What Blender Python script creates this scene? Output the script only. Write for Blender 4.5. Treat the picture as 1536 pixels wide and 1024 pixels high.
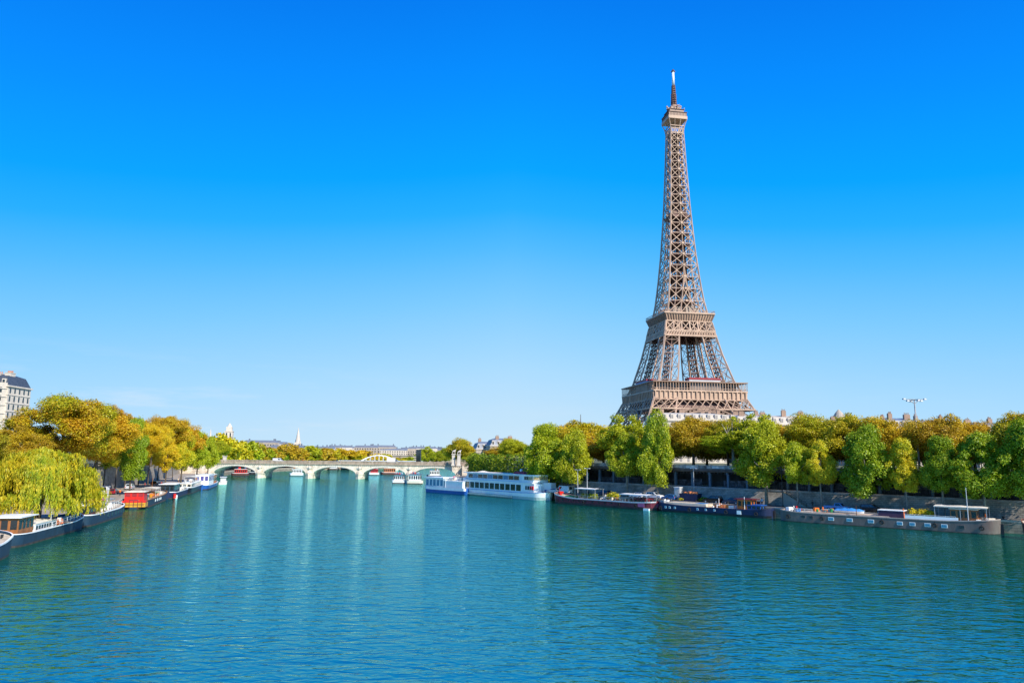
import bpy, bmesh, math, random
import numpy as np
from mathutils import Vector, Matrix
R = math.radians
rnd = random.Random(7)
for o in list(bpy.data.objects): bpy.data.objects.remove(o)
scn = bpy.context.scene
COL = scn.collection
# ---------------------------------------------------------------- camera
EYE = Vector((0, 0, 14.0)); F = 1080.0; PITCH = 0.1535; ROLL = -0.0098
_r = Vector((1, 0, 0)); _f = Vector((0, math.cos(PITCH), math.sin(PITCH))); _u = Vector((0, -math.sin(PITCH), math.cos(PITCH)))
CR = _r * math.cos(ROLL) - _u * math.sin(ROLL); CU = _r * math.sin(ROLL) + _u * math.cos(ROLL)
cam = bpy.data.cameras.new('camera'); camo = bpy.data.objects.new('camera', cam); COL.objects.link(camo)
cam.sensor_width = 36; cam.lens = F / 1536 * 36; cam.clip_end = 20000; cam.clip_start = 0.5
camo.matrix_world = Matrix(((CR.x, CU.x, -_f.x, EYE.x), (CR.y, CU.y, -_f.y, EYE.y), (CR.z, CU.z, -_f.z, EYE.z), (0, 0, 0, 1)))
scn.camera = camo
# ---------------------------------------------------------------- light
SUN_AZ = Vector((0.66, -0.75, 0)).normalized(); SUN_EL = R(38)
scn.view_settings.view_transform = 'Standard'; scn.view_settings.look = 'None'
scn.view_settings.exposure = 0.35; scn.view_settings.gamma = 1.0
world = bpy.data.worlds.new("World"); scn.world = world; world.use_nodes = True
wn = world.node_tree; wn.nodes.clear()
sky = wn.nodes.new('ShaderNodeTexSky'); sky.sky_type = 'NISHITA'; sky.sun_disc = False
sky.sun_elevation = SUN_EL; sky.sun_rotation = math.atan2(SUN_AZ.x, SUN_AZ.y)
sky.air_density = 1.0; sky.dust_density = 0.6; sky.ozone_density = 3.0
L_ = wn.links
geo = wn.nodes.new('ShaderNodeTexCoord'); nrm = wn.nodes.new('ShaderNodeSeparateXYZ'); L_.new(geo.outputs['Generated'], nrm.inputs[0])
shift = wn.nodes.new('ShaderNodeMath'); shift.operation = 'ABSOLUTE'; L_.new(nrm.outputs[0], shift.inputs[0])
elev = wn.nodes.new('ShaderNodeMath'); elev.operation = 'MULTIPLY_ADD'; elev.inputs[1].default_value = 0.11; L_.new(shift.outputs[0], elev.inputs[0]); L_.new(nrm.outputs[2], elev.inputs[2])
ramp = wn.nodes.new('ShaderNodeValToRGB'); L_.new(elev.outputs[0], ramp.inputs[0]); cr = ramp.color_ramp      # grade of a deep clear blue sky by height above the horizon
stops = [(0.0, (.60, .80, .95)), (.06, (.52, .76, .97)), (.12, (.40, .71, 1.0)), (.21, (.21, .60, 1.04)), (.28, (.085, .50, 1.06)), (.33, (.018, .43, 1.08)), (.38, (.0, .375, 1.08)), (.47, (0, .285, 1.04)), (.57, (0, .205, .90)), (1.0, (0, .10, .50))]
while len(cr.elements) < len(stops): cr.elements.new(0.5)
for e, (p_, c_) in zip(cr.elements, stops): e.position = p_
for e, (p_, c_) in zip(cr.elements, stops): e.color = (*c_, 1)
ns = wn.nodes.new('ShaderNodeVectorMath'); ns.operation = 'SCALE'; ns.inputs['Scale'].default_value = 0.1; L_.new(sky.outputs[0], ns.inputs[0])
# thin cirrus near the horizon
cmap = wn.nodes.new('ShaderNodeMapping'); cmap.inputs['Scale'].default_value = (3, 3, 22); L_.new(geo.outputs['Generated'], cmap.inputs[0])
cn = wn.nodes.new('ShaderNodeTexNoise'); cn.inputs['Scale'].default_value = 1.6; cn.inputs['Detail'].default_value = 7; cn.inputs['Roughness'].default_value = .6; L_.new(cmap.outputs[0], cn.inputs['Vector'])
cmr = wn.nodes.new('ShaderNodeMapRange'); cmr.inputs['From Min'].default_value = .50; cmr.inputs['From Max'].default_value = .8; cmr.inputs['To Max'].default_value = .7; L_.new(cn.outputs[0], cmr.inputs[0])
cel = wn.nodes.new('ShaderNodeMapRange'); cel.inputs['From Min'].default_value = .05; cel.inputs['From Max'].default_value = .13; cel.inputs['To Min'].default_value = 1; cel.inputs['To Max'].default_value = 0; L_.new(nrm.outputs[2], cel.inputs[0])
cf = wn.nodes.new('ShaderNodeMath'); cf.operation = 'MULTIPLY'; L_.new(cmr.outputs[0], cf.inputs[0])
cx = wn.nodes.new('ShaderNodeMapRange'); cx.inputs['From Min'].default_value = -.45; cx.inputs['From Max'].default_value = -.1; cx.inputs['To Min'].default_value = 1; cx.inputs['To Max'].default_value = .12; L_.new(nrm.outputs[0], cx.inputs[0])
cm2 = wn.nodes.new('ShaderNodeMath'); cm2.operation = 'MULTIPLY'; L_.new(cel.outputs[0], cm2.inputs[0]); L_.new(cx.outputs[0], cm2.inputs[1]); L_.new(cm2.outputs[0], cf.inputs[1])
mx = wn.nodes.new('ShaderNodeMix'); mx.data_type = 'RGBA'; mx.inputs['Factor'].default_value = 0.025; L_.new(ramp.outputs[0], mx.inputs['A']); L_.new(ns.outputs[0], mx.inputs['B'])
mc = wn.nodes.new('ShaderNodeMix'); mc.data_type = 'RGBA'; L_.new(cf.outputs[0], mc.inputs['Factor']); L_.new(mx.outputs['Result'], mc.inputs['A']); mc.inputs['B'].default_value = (.85, .88, .92, 1)
bg = wn.nodes.new('ShaderNodeBackground'); bg.inputs[1].default_value = 0.80
wo = wn.nodes.new('ShaderNodeOutputWorld')
L_.new(mc.outputs['Result'], bg.inputs[0]); L_.new(bg.outputs[0], wo.inputs[0])
sl = bpy.data.lights.new('sun', 'SUN'); sl.energy = 5.0; sl.angle = R(0.53); sl.color = (1.0, 0.93, 0.82)
so = bpy.data.objects.new('sun', sl); COL.objects.link(so)
sd = Vector((SUN_AZ.x * math.cos(SUN_EL), SUN_AZ.y * math.cos(SUN_EL), math.sin(SUN_EL)))
so.rotation_euler = sd.to_track_quat('Z', 'Y').to_euler(); so.location = sd * 500

# ---------------------------------------------------------------- placing helpers (metres; a picture point plus a real depth or height)
def ray(u, v): return _f * F + CR * (u - 768) + CU * (512 - v)
def at(u, v, Y):
    d = ray(u, v); return EYE + d * (Y / d.y)
def gd(u, v, z=0.0):
    d = ray(u, v); return EYE + d * ((z - EYE.z) / d.z)
def hor(u): return 679.1 + 0.0098 * (u - 768)
def kx(u): return at(u, hor(u), 1.0).x
def ztop(u, v, Y): return at(u, v, Y).z

# ---------------------------------------------------------------- mesh helpers
class MB:
    def __init__(s): s.v = []; s.f = []; s.m = []; s.mi = 0
    def add(s, vs, fs):
        b = len(s.v); s.v += [tuple(v) for v in vs]; s.f += [tuple(b + i for i in f) for f in fs]; s.m += [s.mi] * len(fs)
    def box(s, c, d, rz=0, top=1.0, topy=None):
        topy = top if topy is None else topy
        hx, hy, hz = d[0] / 2, d[1] / 2, d[2] / 2; cs, sn = math.cos(rz), math.sin(rz); vs = []
        for z, tx, ty in ((-hz, 1, 1), (hz, top, topy)):
            for x, y in ((-hx, -hy), (hx, -hy), (hx, hy), (-hx, hy)):
                x *= tx; y *= ty
                vs.append((c[0] + x * cs - y * sn, c[1] + x * sn + y * cs, c[2] + z))
        s.add(vs, [(3, 2, 1, 0), (4, 5, 6, 7), (0, 1, 5, 4), (1, 2, 6, 5), (2, 3, 7, 6), (3, 0, 4, 7)])
    def bx(s, x0, x1, y0, y1, z0, z1): s.box(((x0 + x1) / 2, (y0 + y1) / 2, (z0 + z1) / 2), (x1 - x0, y1 - y0, z1 - z0))
    def bar(s, p, q, w, h=None):
        p, q = Vector(p), Vector(q); d = q - p
        if d.length < 1e-6: return
        d.normalize(); a = d.cross(Vector((0, 0, 1)))
        if a.length < 1e-3: a = Vector((1, 0, 0))
        a.normalize(); b = d.cross(a); h = h or w; vs = []
        for e in (p, q):
            for i, j in ((-1, -1), (1, -1), (1, 1), (-1, 1)): vs.append(e + a * (i * w / 2) + b * (j * h / 2))
        s.add(vs, [(3, 2, 1, 0), (4, 5, 6, 7), (0, 1, 5, 4), (1, 2, 6, 5), (2, 3, 7, 6), (3, 0, 4, 7)])
    def tube(s, pts, rs, n=8, cap=True):
        pts = [Vector(p) for p in pts]; b = len(s.v); vs = []; fs = []
        for i, p in enumerate(pts):
            d = (pts[min(i + 1, len(pts) - 1)] - pts[max(i - 1, 0)]).normalized()
            a = d.cross(Vector((0.12, 0.03, 1)) if abs(d.z) < 0.99 else Vector((1, 0, 0))).normalized(); c = d.cross(a)
            r = rs[i] if hasattr(rs, '__len__') else rs
            for k in range(n):
                t = 2 * math.pi * k / n; vs.append(p + a * (r * math.cos(t)) + c * (r * math.sin(t)))
        for i in range(len(pts) - 1):
            for k in range(n):
                k2 = (k + 1) % n; fs.append((i * n + k, i * n + k2, (i + 1) * n + k2, (i + 1) * n + k))
        if cap: fs.append(tuple(range(n))[::-1]); fs.append(tuple((len(pts) - 1) * n + k for k in range(n)))
        s.add(vs, fs)
    def prism(s, poly, z0, z1, inset=0):
        n = len(poly); vs = [(x, y, z0) for x, y in poly] + [(x, y, z1) for x, y in poly]
        s.add(vs, [tuple(range(n))[::-1], tuple(range(n, 2 * n))] + [(i, (i + 1) % n, n + (i + 1) % n, n + i) for i in range(n)])
    def extr(s, prof, y0, y1):            # profile in x,z extruded along y
        n = len(prof); vs = [(x, y0, z) for x, z in prof] + [(x, y1, z) for x, z in prof]
        s.add(vs, [tuple(range(n)), tuple(range(n, 2 * n))[::-1]] + [(i, n + i, n + (i + 1) % n, (i + 1) % n) for i in range(n)])
    def quad(s, a, b, c, d): s.add([a, b, c, d], [(0, 1, 2, 3)])
    def ball(s, c, r, n=8, sz=1.0):
        m = n // 2; vs = []; fs = []
        for i in range(m + 1):
            t = math.pi * i / m
            for k in range(n):
                p = 2 * math.pi * k / n; vs.append((c[0] + r * math.sin(t) * math.cos(p), c[1] + r * math.sin(t) * math.sin(p), c[2] + r * sz * math.cos(t)))
        for i in range(m):
            for k in range(n):
                k2 = (k + 1) % n; fs.append((i * n + k, (i + 1) * n + k, (i + 1) * n + k2, i * n + k2))
        s.add(vs, fs)
    def mesh(s, name, mats, smooth=False):
        me = bpy.data.meshes.new(name); me.from_pydata(s.v, [], s.f)
        for m in (mats if isinstance(mats, (list, tuple)) else [mats]): me.materials.append(m)
        if any(s.m): me.polygons.foreach_set('material_index', s.m)
        if smooth: me.polygons.foreach_set('use_smooth', [True] * len(s.f))
        bm = bmesh.new(); bm.from_mesh(me); bmesh.ops.recalc_face_normals(bm, faces=bm.faces); bm.to_mesh(me); bm.free()
        me.update(); return me
def link(name, me, parent=None, loc=None, rz=0, label=None, cat=None, group=None, kind=None):
    o = bpy.data.objects.new(name, me); COL.objects.link(o)
    if parent is not None: o.parent = parent
    if loc is not None: o.location = loc
    o.rotation_euler.z = rz
    if label: o['label'] = label
    if cat: o['category'] = cat
    if group: o['group'] = group
    if kind: o['kind'] = kind
    return o
def part(name, mb, mats, parent, smooth=False, **k): return link(name, mb.mesh(name, mats, smooth), parent, **k)
def thing(name, label, cat, loc=(0, 0, 0), rz=0, group=None): return link(name, None, None, loc, rz, label, cat, group)
def copy_tree(o, parent=None):
    c = o.copy(); COL.objects.link(c)
    if parent is not None: c.parent = parent
    for ch in list(o.children): copy_tree(ch, c)
    return c

# ---------------------------------------------------------------- materials
def new_mat(name):
    m = bpy.data.materials.new(name); m.use_nodes = True; nt = m.node_tree; nt.nodes.clear()
    out = nt.nodes.new('ShaderNodeOutputMaterial'); return m, nt, out
_mc = {}
def mat(name, col, rough=0.6, var=0.18, scale=1.2, bump=0.0, metal=0.0, spec=0.5, streak=True):
    if name in _mc: return _mc[name]
    m, nt, out = new_mat(name); N = nt.nodes; L = nt.links
    p = N.new('ShaderNodeBsdfPrincipled'); p.inputs['Roughness'].default_value = rough; p.inputs['Metallic'].default_value = metal
    p.inputs['Specular IOR Level'].default_value = spec
    tc = N.new('ShaderNodeTexCoord'); mp = N.new('ShaderNodeMapping'); mp.inputs['Scale'].default_value = (scale, scale, scale * (0.35 if streak else 1))
    L.new(tc.outputs['Object'], mp.inputs[0])
    nz = N.new('ShaderNodeTexNoise'); nz.inputs['Scale'].default_value = 1.0; nz.inputs['Detail'].default_value = 6; nz.inputs['Roughness'].default_value = 0.65
    L.new(mp.outputs[0], nz.inputs['Vector'])
    mr = N.new('ShaderNodeMapRange'); mr.inputs['From Min'].default_value = 0.3; mr.inputs['From Max'].default_value = 0.7
    mr.inputs['To Min'].default_value = 1 - var * 1.5; mr.inputs['To Max'].default_value = 1 + var
    L.new(nz.outputs[0], mr.inputs[0])
    vm = N.new('ShaderNodeVectorMath'); vm.operation = 'SCALE'; vm.inputs[0].default_value = col[:3]
    L.new(mr.outputs[0], vm.inputs['Scale']); L.new(vm.outputs[0], p.inputs['Base Color'])
    if bump:
        b = N.new('ShaderNodeBump'); b.inputs['Strength'].default_value = bump; b.inputs['Distance'].default_value = 0.1
        L.new(nz.outputs[0], b.inputs['Height']); L.new(b.outputs[0], p.inputs['Normal'])
    L.new(p.outputs[0], out.inputs[0]); _mc[name] = m; return m
def stone_mat(name, c1, c2, mortar, bw=1.4, bh=0.5, uv='gen', scale=1.0):
    m, nt, out = new_mat(name); N = nt.nodes; L = nt.links
    p = N.new('ShaderNodeBsdfPrincipled'); p.inputs['Roughness'].default_value = 0.9; p.inputs['Specular IOR Level'].default_value = 0.2
    tc = N.new('ShaderNodeTexCoord'); sp = N.new('ShaderNodeSeparateXYZ'); L.new(tc.outputs['Object'], sp.inputs[0])
    ad = N.new('ShaderNodeMath'); ad.operation = 'SUBTRACT'; L.new(sp.outputs[1], ad.inputs[0]); L.new(sp.outputs[0], ad.inputs[1])
    cb = N.new('ShaderNodeCombineXYZ'); L.new(ad.outputs[0], cb.inputs[0]); L.new(sp.outputs[2], cb.inputs[1])
    br = N.new('ShaderNodeTexBrick'); br.inputs['Scale'].default_value = scale; br.inputs['Brick Width'].default_value = bw; br.inputs['Row Height'].default_value = bh
    br.inputs['Mortar Size'].default_value = 0.03; br.inputs['Color1'].default_value = (*c1, 1); br.inputs['Color2'].default_value = (*c2, 1); br.inputs['Mortar'].default_value = (*mortar, 1)
    L.new(cb.outputs[0], br.inputs['Vector'])
    nz = N.new('ShaderNodeTexNoise'); nz.inputs['Scale'].default_value = 0.45; nz.inputs['Detail'].default_value = 8; nz.inputs['Roughness'].default_value = 0.7
    L.new(tc.outputs['Object'], nz.inputs['Vector'])
    mr = N.new('ShaderNodeMapRange'); mr.inputs['From Min'].default_value = 0.35; mr.inputs['From Max'].default_value = 0.65; mr.inputs['To Min'].default_value = 0.55; mr.inputs['To Max'].default_value = 1.15
    L.new(nz.outputs[0], mr.inputs[0])
    vm = N.new('ShaderNodeVectorMath'); vm.operation = 'SCALE'; L.new(br.outputs[0], vm.inputs[0]); L.new(mr.outputs[0], vm.inputs['Scale'])
    L.new(vm.outputs[0], p.inputs['Base Color']); L.new(p.outputs[0], out.inputs[0]); return m
def glass_mat(name, col, rough=0.05):
    m, nt, out = new_mat(name); N = nt.nodes
    p = N.new('ShaderNodeBsdfPrincipled'); p.inputs['Base Color'].default_value = (*col, 1); p.inputs['Roughness'].default_value = rough
    p.inputs['Specular IOR Level'].default_value = 0.9; nt.links.new(p.outputs[0], out.inputs[0]); return m
def leaf_mat():
    m, nt, out = new_mat('leaves'); N = nt.nodes; L = nt.links
    oi = N.new('ShaderNodeObjectInfo'); at_ = N.new('ShaderNodeAttribute'); at_.attribute_type = 'OBJECT'; at_.attribute_name = 'leaf_b'
    tc = N.new('ShaderNodeTexCoord')
    ofs = N.new('ShaderNodeVectorMath'); ofs.operation = 'ADD'; L.new(tc.outputs['Object'], ofs.inputs[0])
    rs = N.new('ShaderNodeVectorMath'); rs.operation = 'SCALE'; rs.inputs[0].default_value = (37, 91, 53); L.new(oi.outputs['Random'], rs.inputs['Scale']); L.new(rs.outputs[0], ofs.inputs[1])
    nz = N.new('ShaderNodeTexNoise'); nz.inputs['Scale'].default_value = 0.28; nz.inputs['Detail'].default_value = 4; nz.inputs['Roughness'].default_value = 0.7
    L.new(ofs.outputs[0], nz.inputs['Vector'])
    geo = N.new('ShaderNodeNewGeometry')
    a = N.new('ShaderNodeMath'); a.operation = 'MULTIPLY_ADD'; a.inputs[1].default_value = 0.2; L.new(geo.outputs['Random Per Island'], a.inputs[0])
    a2 = N.new('ShaderNodeMath'); a2.operation = 'SUBTRACT'; a2.inputs[1].default_value = 0.10; L.new(nz.outputs[0], a2.inputs[0]); L.new(a2.outputs[0], a.inputs[2])
    mr = N.new('ShaderNodeMapRange'); mr.inputs['From Min'].default_value = 0.36; mr.inputs['From Max'].default_value = 0.64; L.new(a.outputs[0], mr.inputs[0])
    mx = N.new('ShaderNodeMix'); mx.data_type = 'RGBA'; L.new(mr.outputs[0], mx.inputs['Factor']); L.new(oi.outputs['Color'], mx.inputs['A']); L.new(at_.outputs['Color'], mx.inputs['B'])
    hv = N.new('ShaderNodeHueSaturation'); L.new(mx.outputs['Result'], hv.inputs['Color'])
    v = N.new('ShaderNodeMapRange'); v.inputs['To Min'].default_value = 0.75; v.inputs['To Max'].default_value = 1.2; L.new(geo.outputs['Random Per Island'], v.inputs[0]); L.new(v.outputs[0], hv.inputs['Value'])
    d = N.new('ShaderNodeBsdfDiffuse'); t = N.new('ShaderNodeBsdfTranslucent'); L.new(hv.outputs[0], d.inputs[0]); L.new(hv.outputs[0], t.inputs[0])
    g = N.new('ShaderNodeBsdfGlossy'); g.inputs['Roughness'].default_value = 0.45; g.inputs[0].default_value = (0.5, 0.5, 0.5, 1)
    ms = N.new('ShaderNodeMixShader'); ms.inputs[0].default_value = 0.30; L.new(d.outputs[0], ms.inputs[1]); L.new(t.outputs[0], ms.inputs[2])
    m2 = N.new('ShaderNodeMixShader'); m2.inputs[0].default_value = 0.04; L.new(ms.outputs[0], m2.inputs[1]); L.new(g.outputs[0], m2.inputs[2])
    L.new(m2.outputs[0], out.inputs[0]); return m
LEAF = leaf_mat()
BARK = mat('bark', (0.11, 0.085, 0.06), 0.9, 0.4, 3, 0.4)
BARK_PALE = mat('bark_pale', (0.30, 0.26, 0.20), 0.9, 0.4, 3, 0.4)
STONE_Q = stone_mat('quay_stone', (0.34, 0.29, 0.22), (0.26, 0.22, 0.17), (0.14, 0.12, 0.1))
STONE_W = stone_mat('wall_stone', (0.46, 0.41, 0.34), (0.36, 0.32, 0.27), (0.18, 0.16, 0.14), 1.0, 0.4)
STONE_B = stone_mat('bridge_stone', (0.80, 0.70, 0.55), (0.74, 0.63, 0.49), (0.55, 0.47, 0.37), 1.6, 0.6)
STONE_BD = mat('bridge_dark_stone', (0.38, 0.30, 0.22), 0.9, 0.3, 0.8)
LIME = mat('limestone', (0.44, 0.375, 0.30), 0.85, 0.15, 0.5)
LIMEW = mat('pale_limestone', (0.66, 0.59, 0.49), 0.85, 0.12, 0.5)
ZINC = mat('zinc_roof', (0.16, 0.19, 0.24), 0.5, 0.2, 0.8)
ASPH = mat('asphalt', (0.16, 0.15, 0.14), 0.95, 0.25, 0.3, streak=False)
PAVE = mat('quay_paving', (0.34, 0.29, 0.23), 0.9, 0.25, 0.4, streak=False)
EARTH = mat('earth', (0.10, 0.11, 0.05), 0.95, 0.3, 0.2, streak=False)
WHITE = mat('white_paint', (0.86, 0.86, 0.84), 0.35, 0.06, 0.7)
CREAM = mat('cream_canvas', (0.72, 0.66, 0.54), 0.8, 0.1, 0.8)
DARK = mat('dark_metal', (0.03, 0.032, 0.035), 0.5, 0.3, 1.5)
GREY = mat('grey_metal', (0.32, 0.33, 0.34), 0.5, 0.15, 1.5)
CONC = mat('concrete', (0.36, 0.35, 0.33), 0.85, 0.3, 0.6)
BLUEG = mat('blue_grey_paint', (0.10, 0.15, 0.20), 0.6, 0.25, 1)
BLACK = mat('black_paint', (0.012, 0.013, 0.018), 0.3, 0.2, 1)
RUBBER = mat('rubber', (0.02, 0.02, 0.02), 0.85, 0.2, 4)
WOOD = mat('varnished_wood', (0.34, 0.13, 0.04), 0.4, 0.25, 2)
DECKW = mat('deck_boards', (0.50, 0.42, 0.31), 0.8, 0.25, 1.4, streak=False)
RED = mat('red_paint', (0.62, 0.02, 0.015), 0.35, 0.15, 1)
ORANGE = mat('orange_paint', (0.75, 0.18, 0.02), 0.4, 0.15, 1)
YELLOW = mat('yellow_paint', (0.60, 0.28, 0.02), 0.4, 0.15, 1)
PINK = mat('pink_paint', (0.62, 0.12, 0.24), 0.4, 0.15, 1)
MAROON = mat('maroon_paint', (0.16, 0.022, 0.035), 0.4, 0.35, 0.6)
NAVY = mat('navy_paint', (0.006, 0.018, 0.07), 0.6, 0.25, 0.7)
BLUE = mat('blue_paint', (0.02, 0.10, 0.36), 0.35, 0.12, 1)
SKYB = mat('light_blue_paint', (0.05, 0.26, 0.62), 0.4, 0.12, 1)
TEALB = mat('steel_blue_paint', (0.012, 0.036, 0.066), 0.65, 0.22, 0.7)
TAUPE = mat('taupe_paint', (0.155, 0.115, 0.10), 0.5, 0.2, 0.6)
PURPLE = mat('dark_purple_cover', (0.055, 0.025, 0.06), 0.7, 0.2, 1)
GREEN = mat('green_paint', (0.02, 0.28, 0.08), 0.5, 0.15, 1)
BROWNR = mat('red_brown_hull', (0.10, 0.03, 0.02), 0.6, 0.3, 1)
TERRA = mat('terracotta', (0.55, 0.19, 0.07), 0.85, 0.15, 2)
RUST = mat('waterline_paint', (0.05, 0.035, 0.03), 0.7, 0.4, 1)
GLASS = glass_mat('dark_glass', (0.015, 0.025, 0.03))
GLASSB = glass_mat('blue_glass', (0.05, 0.22, 0.34), 0.15)
GLASSG = glass_mat('green_glass', (0.02, 0.05, 0.035), 0.1)
SKIN = mat('skin', (0.55, 0.33, 0.23), 0.6, 0.05, 5)
GRAYBG = mat('pale_grey_paint', (0.50, 0.51, 0.52), 0.5, 0.1, 1)
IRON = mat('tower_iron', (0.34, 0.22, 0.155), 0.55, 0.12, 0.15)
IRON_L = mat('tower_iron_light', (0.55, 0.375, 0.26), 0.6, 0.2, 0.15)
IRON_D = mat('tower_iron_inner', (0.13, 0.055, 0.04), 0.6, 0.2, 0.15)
def water_mat():
    m, nt, out = new_mat('river_water'); N = nt.nodes; L = nt.links
    body = N.new('ShaderNodeBsdfDiffuse'); body.inputs[0].default_value = (0.003, 0.070, 0.044, 1)
    gl = N.new('ShaderNodeBsdfGlossy'); gl.inputs['Roughness'].default_value = 0.05; gl.inputs[0].default_value = (0.44, 0.97, 1.0, 1)
    fr = N.new('ShaderNodeFresnel'); fr.inputs['IOR'].default_value = 5.5
    tc = N.new('ShaderNodeTexCoord'); prev = None
    for sc, dist, rot, det in (((0.07, 0.15, 1), 0.10, 0.3, 2), ((0.36, 0.80, 1), 0.18, -0.22, 2), ((1.0, 2.0, 1), 0.052, 0.15, 2)):
        mp = N.new('ShaderNodeMapping'); mp.inputs['Scale'].default_value = sc; mp.inputs['Rotation'].default_value = (0, 0, rot); L.new(tc.outputs['Object'], mp.inputs[0])
        nz = N.new('ShaderNodeTexNoise'); nz.inputs['Scale'].default_value = 1; nz.inputs['Detail'].default_value = det; nz.inputs['Roughness'].default_value = 0.55; nz.inputs['Distortion'].default_value = 0.6
        L.new(mp.outputs[0], nz.inputs['Vector'])
        b = N.new('ShaderNodeBump'); b.inputs['Strength'].default_value = 1.0; b.inputs['Distance'].default_value = dist
        L.new(nz.outputs[0], b.inputs['Height'])
        if det > 2 or sc[0] == .40:       # gusts: calmer and rougher patches
            gp = N.new('ShaderNodeTexNoise'); gp.inputs['Scale'].default_value = .028; gp.inputs['Detail'].default_value = 3; L.new(tc.outputs['Object'], gp.inputs['Vector'])
            gm = N.new('ShaderNodeMapRange'); gm.inputs['From Min'].default_value = .35; gm.inputs['From Max'].default_value = .65; gm.inputs['To Min'].default_value = .55; gm.inputs['To Max'].default_value = 1.0; L.new(gp.outputs[0], gm.inputs[0]); L.new(gm.outputs[0], b.inputs['Strength'])
        if prev: L.new(prev.outputs[0], b.inputs['Normal'])
        prev = b
    for q in (gl, fr): L.new(prev.outputs[0], q.inputs['Normal'])
    ms = N.new('ShaderNodeMixShader'); L.new(fr.outputs[0], ms.inputs[0]); L.new(body.outputs[0], ms.inputs[1]); L.new(gl.outputs[0], ms.inputs[2])
    L.new(ms.outputs[0], out.inputs[0]); return m

# ================================================================= SETTING
RO = [(260, -42), (90.6, 131), (10.6, 212), (-12, 255), (-26, 310), (-28, 378), (-22, 450), (15, 530), (90, 600), (250, 680), (700, 780)]   # foot of the quay road
RE = [(260, 3), (93, 139.8), (61.8, 165.4), (39.8, 189.8), (16, 223.5), (-10.3, 256.0), (-25.5, 271), (-28.5, 310), (-28, 378), (-22, 450), (15, 530), (90, 600), (250, 680), (700, 780)]
LE = [(-22, -90), (-71, 93), (-125, 294), (-155, 378), (-166, 450), (-150, 540), (-95, 630), (20, 705), (220, 780), (700, 860)]
def offs(P, d):
    out = []
    for i, p in enumerate(P):
        a = Vector(P[max(i - 1, 0)]); b = Vector(P[min(i + 1, len(P) - 1)]); t = (b - a).normalized(); n = Vector((t.y, -t.x))
        out.append((p[0] + n.x * d, p[1] + n.y * d))
    return out
def line_x(P, Y):        # x of a bank line at depth Y
    for (x0, y0), (x1, y1) in zip(P, P[1:]):
        if y0 <= Y <= y1: return x0 + (x1 - x0) * (Y - y0) / (y1 - y0)
def meet(P, u):          # where the column of picture position u meets a bank line
    k = kx(u)
    for (x0, y0), (x1, y1) in zip(P, P[1:]):
        den = (x1 - x0) - k * (y1 - y0)
        if abs(den) < 1e-9: continue
        t = (k * y0 - x0) / den
        if -1e-6 <= t <= 1.0001: return Vector((x0 + (x1 - x0) * t, y0 + (y1 - y0) * t))
    raise ValueError(u)
RW = offs(RO, 12.5); LW = offs(LE, -15)
mb = MB(); mb.quad((-4000, -400, 0), (4000, -400, 0), (4000, 1500, 0), (-4000, 1500, 0))
link('water', mb.mesh('water', water_mat()), kind='structure')
def strip(name, A, za, B, zb, m):
    mb = MB()
    vs = [(x, y, za) for x, y in A] + [(x, y, zb) for x, y in B]; n = len(A)
    mb.add(vs, [(i, i + 1, n + i + 1, n + i) for i in range(n - 1)])
    return link(name, mb.mesh(name, m), kind='structure')
QZ = 2.3; SZ = 10.4; LZ = 9.0
strip('quay_edge', RE, -1.5, RE, QZ, STONE_Q); strip('quay_edge', LE, -1.5, LE, QZ - 0.3, STONE_Q)
strip('quay_pavement', RE, QZ, offs(RE, 17), QZ, PAVE); strip('quay_pavement', LE, QZ - 0.3, LW, QZ - 0.3, PAVE)
strip('road', offs(RE, 2.5), QZ + 0.004, offs(RE, 7.5), QZ + 0.004, ASPH)
# quay kerb stones
for P, z in ((RE, QZ), (LE, QZ - 0.3)):
    K = offs(P, 0.5 if P is RE else -0.5); mb = MB(); n = len(P)
    K0 = offs(P, -0.06 if P is RE else 0.06)
    vs = [(x, y, z - 0.25) for x, y in K0] + [(x, y, z + 0.12) for x, y in K0] + [(x, y, z + 0.12) for x, y in K] + [(x, y, z - 0.02) for x, y in K]
    for j in range(3): mb.add(vs, [(j * n + i, j * n + i + 1, (j + 1) * n + i + 1, (j + 1) * n + i) for i in range(n - 1)])
    link('kerb', mb.mesh('kerb', LIME), kind='structure')
far_r = [(900, -100), (1500, 100), (2200, 200), (2600, 300), (2800, 350), (3000, 400), (3000, 450), (3000, 520), (3000, 600), (3000, 680), (3000, 760)]
RW2 = offs(RO, 13.6)
strip('ground', RW2, SZ, far_r, SZ, EARTH)
far_l = [(-900, -200), (-1800, 100), (-2600, 400), (-3500, 800), (-4000, 1500), (-3500, 3000), (-2000, 5000), (0, 6000), (2500, 5500), (5000, 4000)]
strip('ground', LW, LZ, far_l, LZ, EARTH)
mb = MB()   # left retaining wall, battered, with a coping
LW2 = offs(LE, -16)
mbw = MB(); n = len(LW)
mbw.add([(x, y, QZ - 0.4) for x, y in LW] + [(x, y, LZ + 0.2) for x, y in offs(LE, -15.6)], [(i, i + 1, n + i + 1, n + i) for i in range(n - 1)])
lw = link('retaining_wall', None, label='long dark stone retaining wall behind the left quay under the ochre trees', cat='wall')
part('wall_face', mbw, STONE_W, lw)
mbc = MB(); A = offs(LE, -15.3); B = offs(LE, -16.1)
mbc.add([(x, y, LZ + 0.2) for x, y in A] + [(x, y, LZ + 1.1) for x, y in A] + [(x, y, LZ + 1.1) for x, y in B] + [(x, y, LZ) for x, y in B], [(j * n + i, j * n + i + 1, (j + 1) * n + i + 1, (j + 1) * n + i) for j in range(3) for i in range(n - 1)])
part('parapet', mbc, LIME, lw)
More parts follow.
